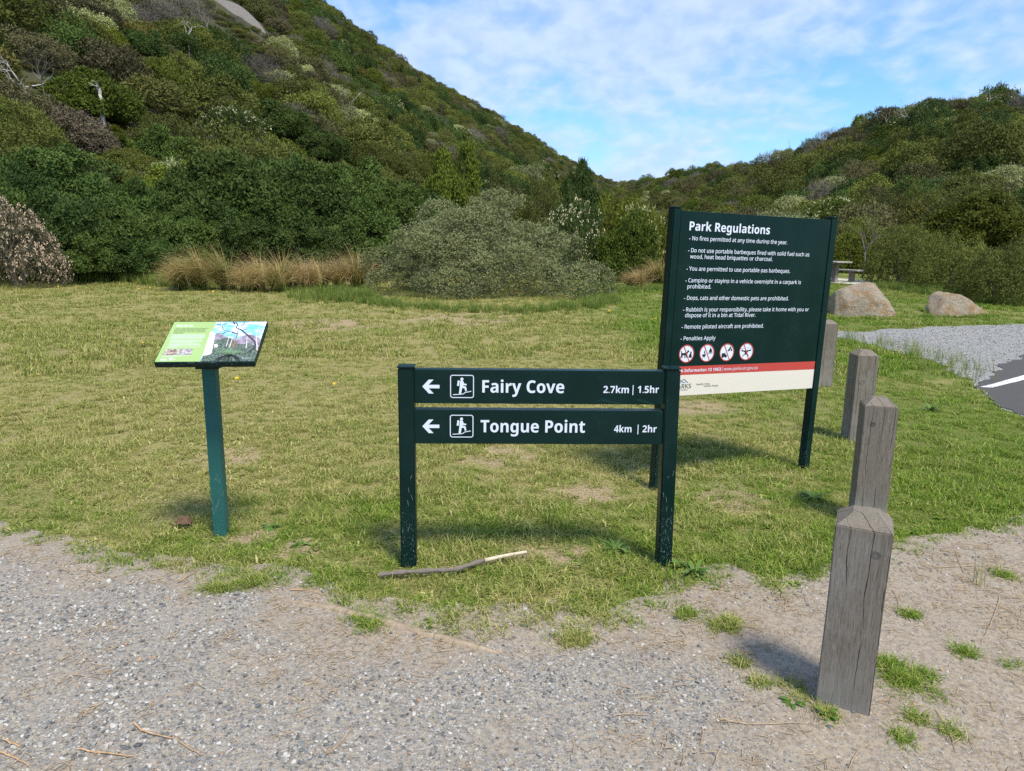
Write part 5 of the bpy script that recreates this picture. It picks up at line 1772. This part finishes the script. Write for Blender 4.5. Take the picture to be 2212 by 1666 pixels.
# ---- the rest of the scrub: the largest as shrubs of their own, what is left as one mass
def fill():
    n = 60000
    a = RAD(44)
    ph = rng.uniform(-a, a, n); r = 27 + (330 - 27) * rng.random(n) ** 1.25
    deg = np.degrees(ph)
    R_ = np.interp(deg, PR, RR); r0 = np.interp(deg, PF, RF)
    x = r * np.sin(ph); y = r * np.cos(ph)
    k = (r < R_ + 6)
    k &= np.where(deg < -3, r > 33.5, np.where(deg < 15, r > 36, r > np.interp(deg, [15, 22, 30, 44], [43, 44, 38, 31])))
    x, y, r, deg = x[k], y[k], r[k], deg[k]
    order = rng.permutation(len(x)); x, y, r, deg = x[order], y[order], r[order], deg[order]
    cell = {}
    out = []
    near_k = np.clip((r - 30) / 120, 0, 1)
    rad = (1.35 + 1.35 * rng.random(len(x)) ** 1.6) * (1.12 - .10 * near_k) * np.where((r < 80) & (deg < 4), 1.22, 1.0)
    HP = [(hx, hy, hr) for hx, hy, hr in HERO]
    for i in range(len(x)):
        sp = rad[i] * (.80 if r[i] < 120 else .95)
        cx, cy = int(x[i] // 2), int(y[i] // 2)
        ok = True
        for dx in (-1, 0, 1):
            for dy in (-1, 0, 1):
                for (qx, qy, qs) in cell.get((cx + dx, cy + dy), ()):
                    if (qx - x[i]) ** 2 + (qy - y[i]) ** 2 < ((sp + qs) * .76) ** 2: ok = False; break
                if not ok: break
            if not ok: break
        if not ok: continue
        if any((hx - x[i]) ** 2 + (hy - y[i]) ** 2 < (hr * .72) ** 2 or (abs(x[i] * hy - y[i] * hx) / (r[i] + 1e-6) < hr * .60 + rad[i] * .55 and 0 < math.hypot(hx, hy) - r[i] < hr * .8 + rad[i] * 2.8) for hx, hy, hr in HP): continue
        dx, dy = x[i] - SLAB[0], y[i] - SLAB[1]
        if dx * dx + dy * dy < 49: continue
        az = math.degrees(math.atan2(x[i], y[i]))
        if -23.4 < az < -17.9 and 80 < r[i] < 108: continue
        cell.setdefault((cx, cy), []).append((x[i], y[i], sp)); out.append(i)
    x, y, r, deg, rad = x[out], y[out], r[out], deg[out], rad[out]
    n = len(x)
    h = rad * rng.uniform(.8, 1.15, n) * np.where(deg > 12, 1.12, 1.0)
    kn = fbm(x / 9, y / 9, 60, 3); k2 = rng.random(n)
    kinds = ['wattle', 'tea', 'brown', 'rust', 'bright', 'pale', 'grey', 'flower', 'twig']
    kd = np.where(kn < .40, np.where(k2 < .5, 0, np.where(k2 < .72, 4, np.where(k2 < .95, 1, 7))),
                  np.where(kn < .56, np.where(k2 < .50, 1, np.where(k2 < .64, 2, np.where(k2 < .82, 0, np.where(k2 < .89, 5, np.where(k2 < .95, 6, 4))))),
                           np.where(k2 < .36, 2, np.where(k2 < .80, 1, np.where(k2 < .84, 3, np.where(k2 < .92, 6, 5))))))
    kd = np.where((r < 62) & (kd == 7), 1, kd)
    kd = np.where((rng.random(n) < .07) & (kd != 0) & (r > 62), 8, kd)
    far = r > 150
    kd = np.where(far & (kd == 3), 1, kd)
    z = terrain(x, y)
    ap = rad / r * (np.abs(deg) < 37)
    order = np.argsort(-ap)
    NI = 190
    words = ['dark green rounded scrub', 'olive green tea-tree scrub', 'grey-brown scrub', 'rusty dry scrub', 'bright green scrub', 'pale green scrub', 'grey-leaved scrub', 'cream flowering scrub', 'grey twiggy bare scrub']
    seen = set()
    for i in order[:NI]:
        key = 'far_' + kinds[kd[i]]
        big = {'far_wattle': 'near_wattle', 'far_tea': 'near_tea', 'far_bright': 'near_bright'}.get(key, key) if r[i] < 52 else key
        o = shrub(big, int(rng.integers(0, 2)), x[i], y[i], z[i], rad[i], h[i] + .1, 1.0, rng.uniform(0, 6.28), parts=r[i] < 60)
        zone = ('upper part of the left hillside' if z[i] > 9 else 'lower slope of the left hillside') if deg[i] < 2 else ('valley floor between the hills' if deg[i] < 13 else ('right hillside near its top' if z[i] > 8 else 'lower slope of the right hillside'))
        lab = '%s among its like on the %s' % (words[kd[i]], zone)
        tag(o, lab, 'shrub', '%s bushes on the %s' % (words[kd[i]], zone))
    rest = order[NI:]
    protos = []; base = {}
    for k, nm in enumerate(kinds):
        base[k] = (len(protos), len(PROTO['far_' + nm])); protos += [f for f, s in PROTO['far_' + nm]]
    I = np.array([base[int(k)][0] + int(rng.integers(0, base[int(k)][1])) for k in kd[rest]])
    P = np.stack([x[rest], y[rest], z[rest] - .08], -1)
    Rt = np.stack([np.zeros(len(rest)), np.zeros(len(rest)), rng.uniform(0, 6.28, len(rest))], -1)
    S = np.stack([rad[rest], rad[rest], h[rest]], -1)
    # low undergrowth in the gaps between the shrubs
    m = 9000
    ph = rng.uniform(-a, a, m); ru = 29 + 130 * rng.random(m) ** 1.2
    ux = ru * np.sin(ph); uy = ru * np.cos(ph); dg = np.degrees(ph)
    ok = (ru < np.interp(dg, PR, RR)) & (ru > np.interp(dg, PF, RF) + np.where(dg < 3, 3.5, 2.0))
    ok &= np.hypot(ux - SLAB[0], uy - SLAB[1]) > 6.5
    ux, uy = ux[ok], uy[ok]; m = len(ux)
    ur = rng.uniform(.45, .95, m)
    uk = rng.choice([0, 1, 1, 2, 4, 8, 5], m)
    P = np.concatenate([P, np.stack([ux, uy, terrain(ux, uy) - .06], -1)])
    Rt = np.concatenate([Rt, np.stack([np.zeros(m), np.zeros(m), rng.uniform(0, 6.28, m)], -1)])
    S = np.concatenate([S, np.stack([ur, ur, ur * rng.uniform(.5, .9, m)], -1)])
    I = np.concatenate([I, np.array([base[int(k)][0] + int(rng.integers(0, base[int(k)][1])) for k in uk])])
    scatter('hillside_scrub', protos, P, Rt, S, I)
    print('scrub', n)


fill()


# ---- tussock grasses
m, t, b = material('tussock_blades', .6, .2)
ti = t.add('ShaderNodeAttribute', attribute_name='tint').outputs['Fac']
c = t.ramp(ti, [(0, (.10, .14, .025)), (.3, (.21, .23, .06)), (.55, (.40, .295, .10)), (.8, (.52, .365, .16)), (1, (.64, .49, .28))])
t.l.new(c, b.inputs['Base Color'])
tr = t.add('ShaderNodeBsdfTranslucent'); t.l.new(c, tr.inputs[0])
mx = t.add('ShaderNodeMixShader', inp={0: .25}); t.l.new(b.outputs[0], mx.inputs[1]); t.l.new(tr.outputs[0], mx.inputs[2]); t.l.new(mx.outputs[0], t.n['Material Output'].inputs[0])
MAT_TUSS = m


def tussock(px, py, wid, hgt, n, seed, label, bias=(-.5, -.1)):
    g = np.random.default_rng(seed)
    p = ground(px, py)
    Q = []; T = []
    hgt *= .88
    nc = max(3, int(wid * 3.2))
    cx = g.uniform(-.45, .45, nc) * wid; cy = g.uniform(-.3, .3, nc) * min(wid, 1.4); ch = g.uniform(.6, 1.15, nc); ct = g.uniform(-.2, .22, nc); cb = g.uniform(.3, 2.2, nc)
    n = int(n * .7)
    for i in range(n):
        j = i % nc
        rx, ry = cx[j] + g.normal(0, .05), cy[j] + g.normal(0, .05)
        a = g.uniform(0, 6.28)
        d = np.array([math.cos(a) * .8 + bias[0] * cb[j], math.sin(a) * .8 + bias[1], 0]); d /= np.linalg.norm(d) + 1e-6
        s = unit(np.array([-d[1], d[0], 0]) + np.array([0, 0, g.normal(0, .5)])); L = hgt * ch[j] * g.uniform(.8, 2.1); ang = g.uniform(.05, .8); curl = g.uniform(.12, .50)
        q = np.array([rx, ry, 0.]); w = g.uniform(.006, .014); t_ = g.random()
        for k in range(5):
            q2 = q + (d * math.sin(ang) + np.array([0, 0, math.cos(ang)])) * L / 5
            q2[2] = max(q2[2], .03)
            w2 = w * (1 - .15 * (k + 1))
            Q.append([q - s * w, q + s * w, q2 + s * w2, q2 - s * w2]); T.append(min(1, max(0, .17 * k + .55 * (t_ - .25) + ct[j])))
            q = q2; w = w2; ang += curl * (.5 + .3 * k)
    o = link('tussock_grass', quads_mesh('tussock_grass', np.array(Q), np.array(T)), MAT_TUSS); o.location = p
    tag(o, label, 'tussock', 'straw coloured tussock grasses')


tussock(440, 627, 1.7, .95, 4200, 1, 'leftmost straw coloured tussock arching left in front of the thicket')
tussock(580, 630, 1.4, .88, 3000, 2, 'middle straw tussock of the row left of the grey bush')
tussock(660, 626, 1.5, .92, 3400, 3, 'reddish straw tussock second from the grey bush')
tussock(735, 622, 1.3, .90, 2800, 4, 'straw tussock touching the left flank of the grey bush', (-.2, -.1))
tussock(1362, 622, 1.2, .70, 2200, 5, 'isolated tussock between the grey bush and the regulations board')
tussock(1425, 615, 1.2, .80, 2000, 6, 'upright straw tussock at the left edge of the regulations board', (0, 0))
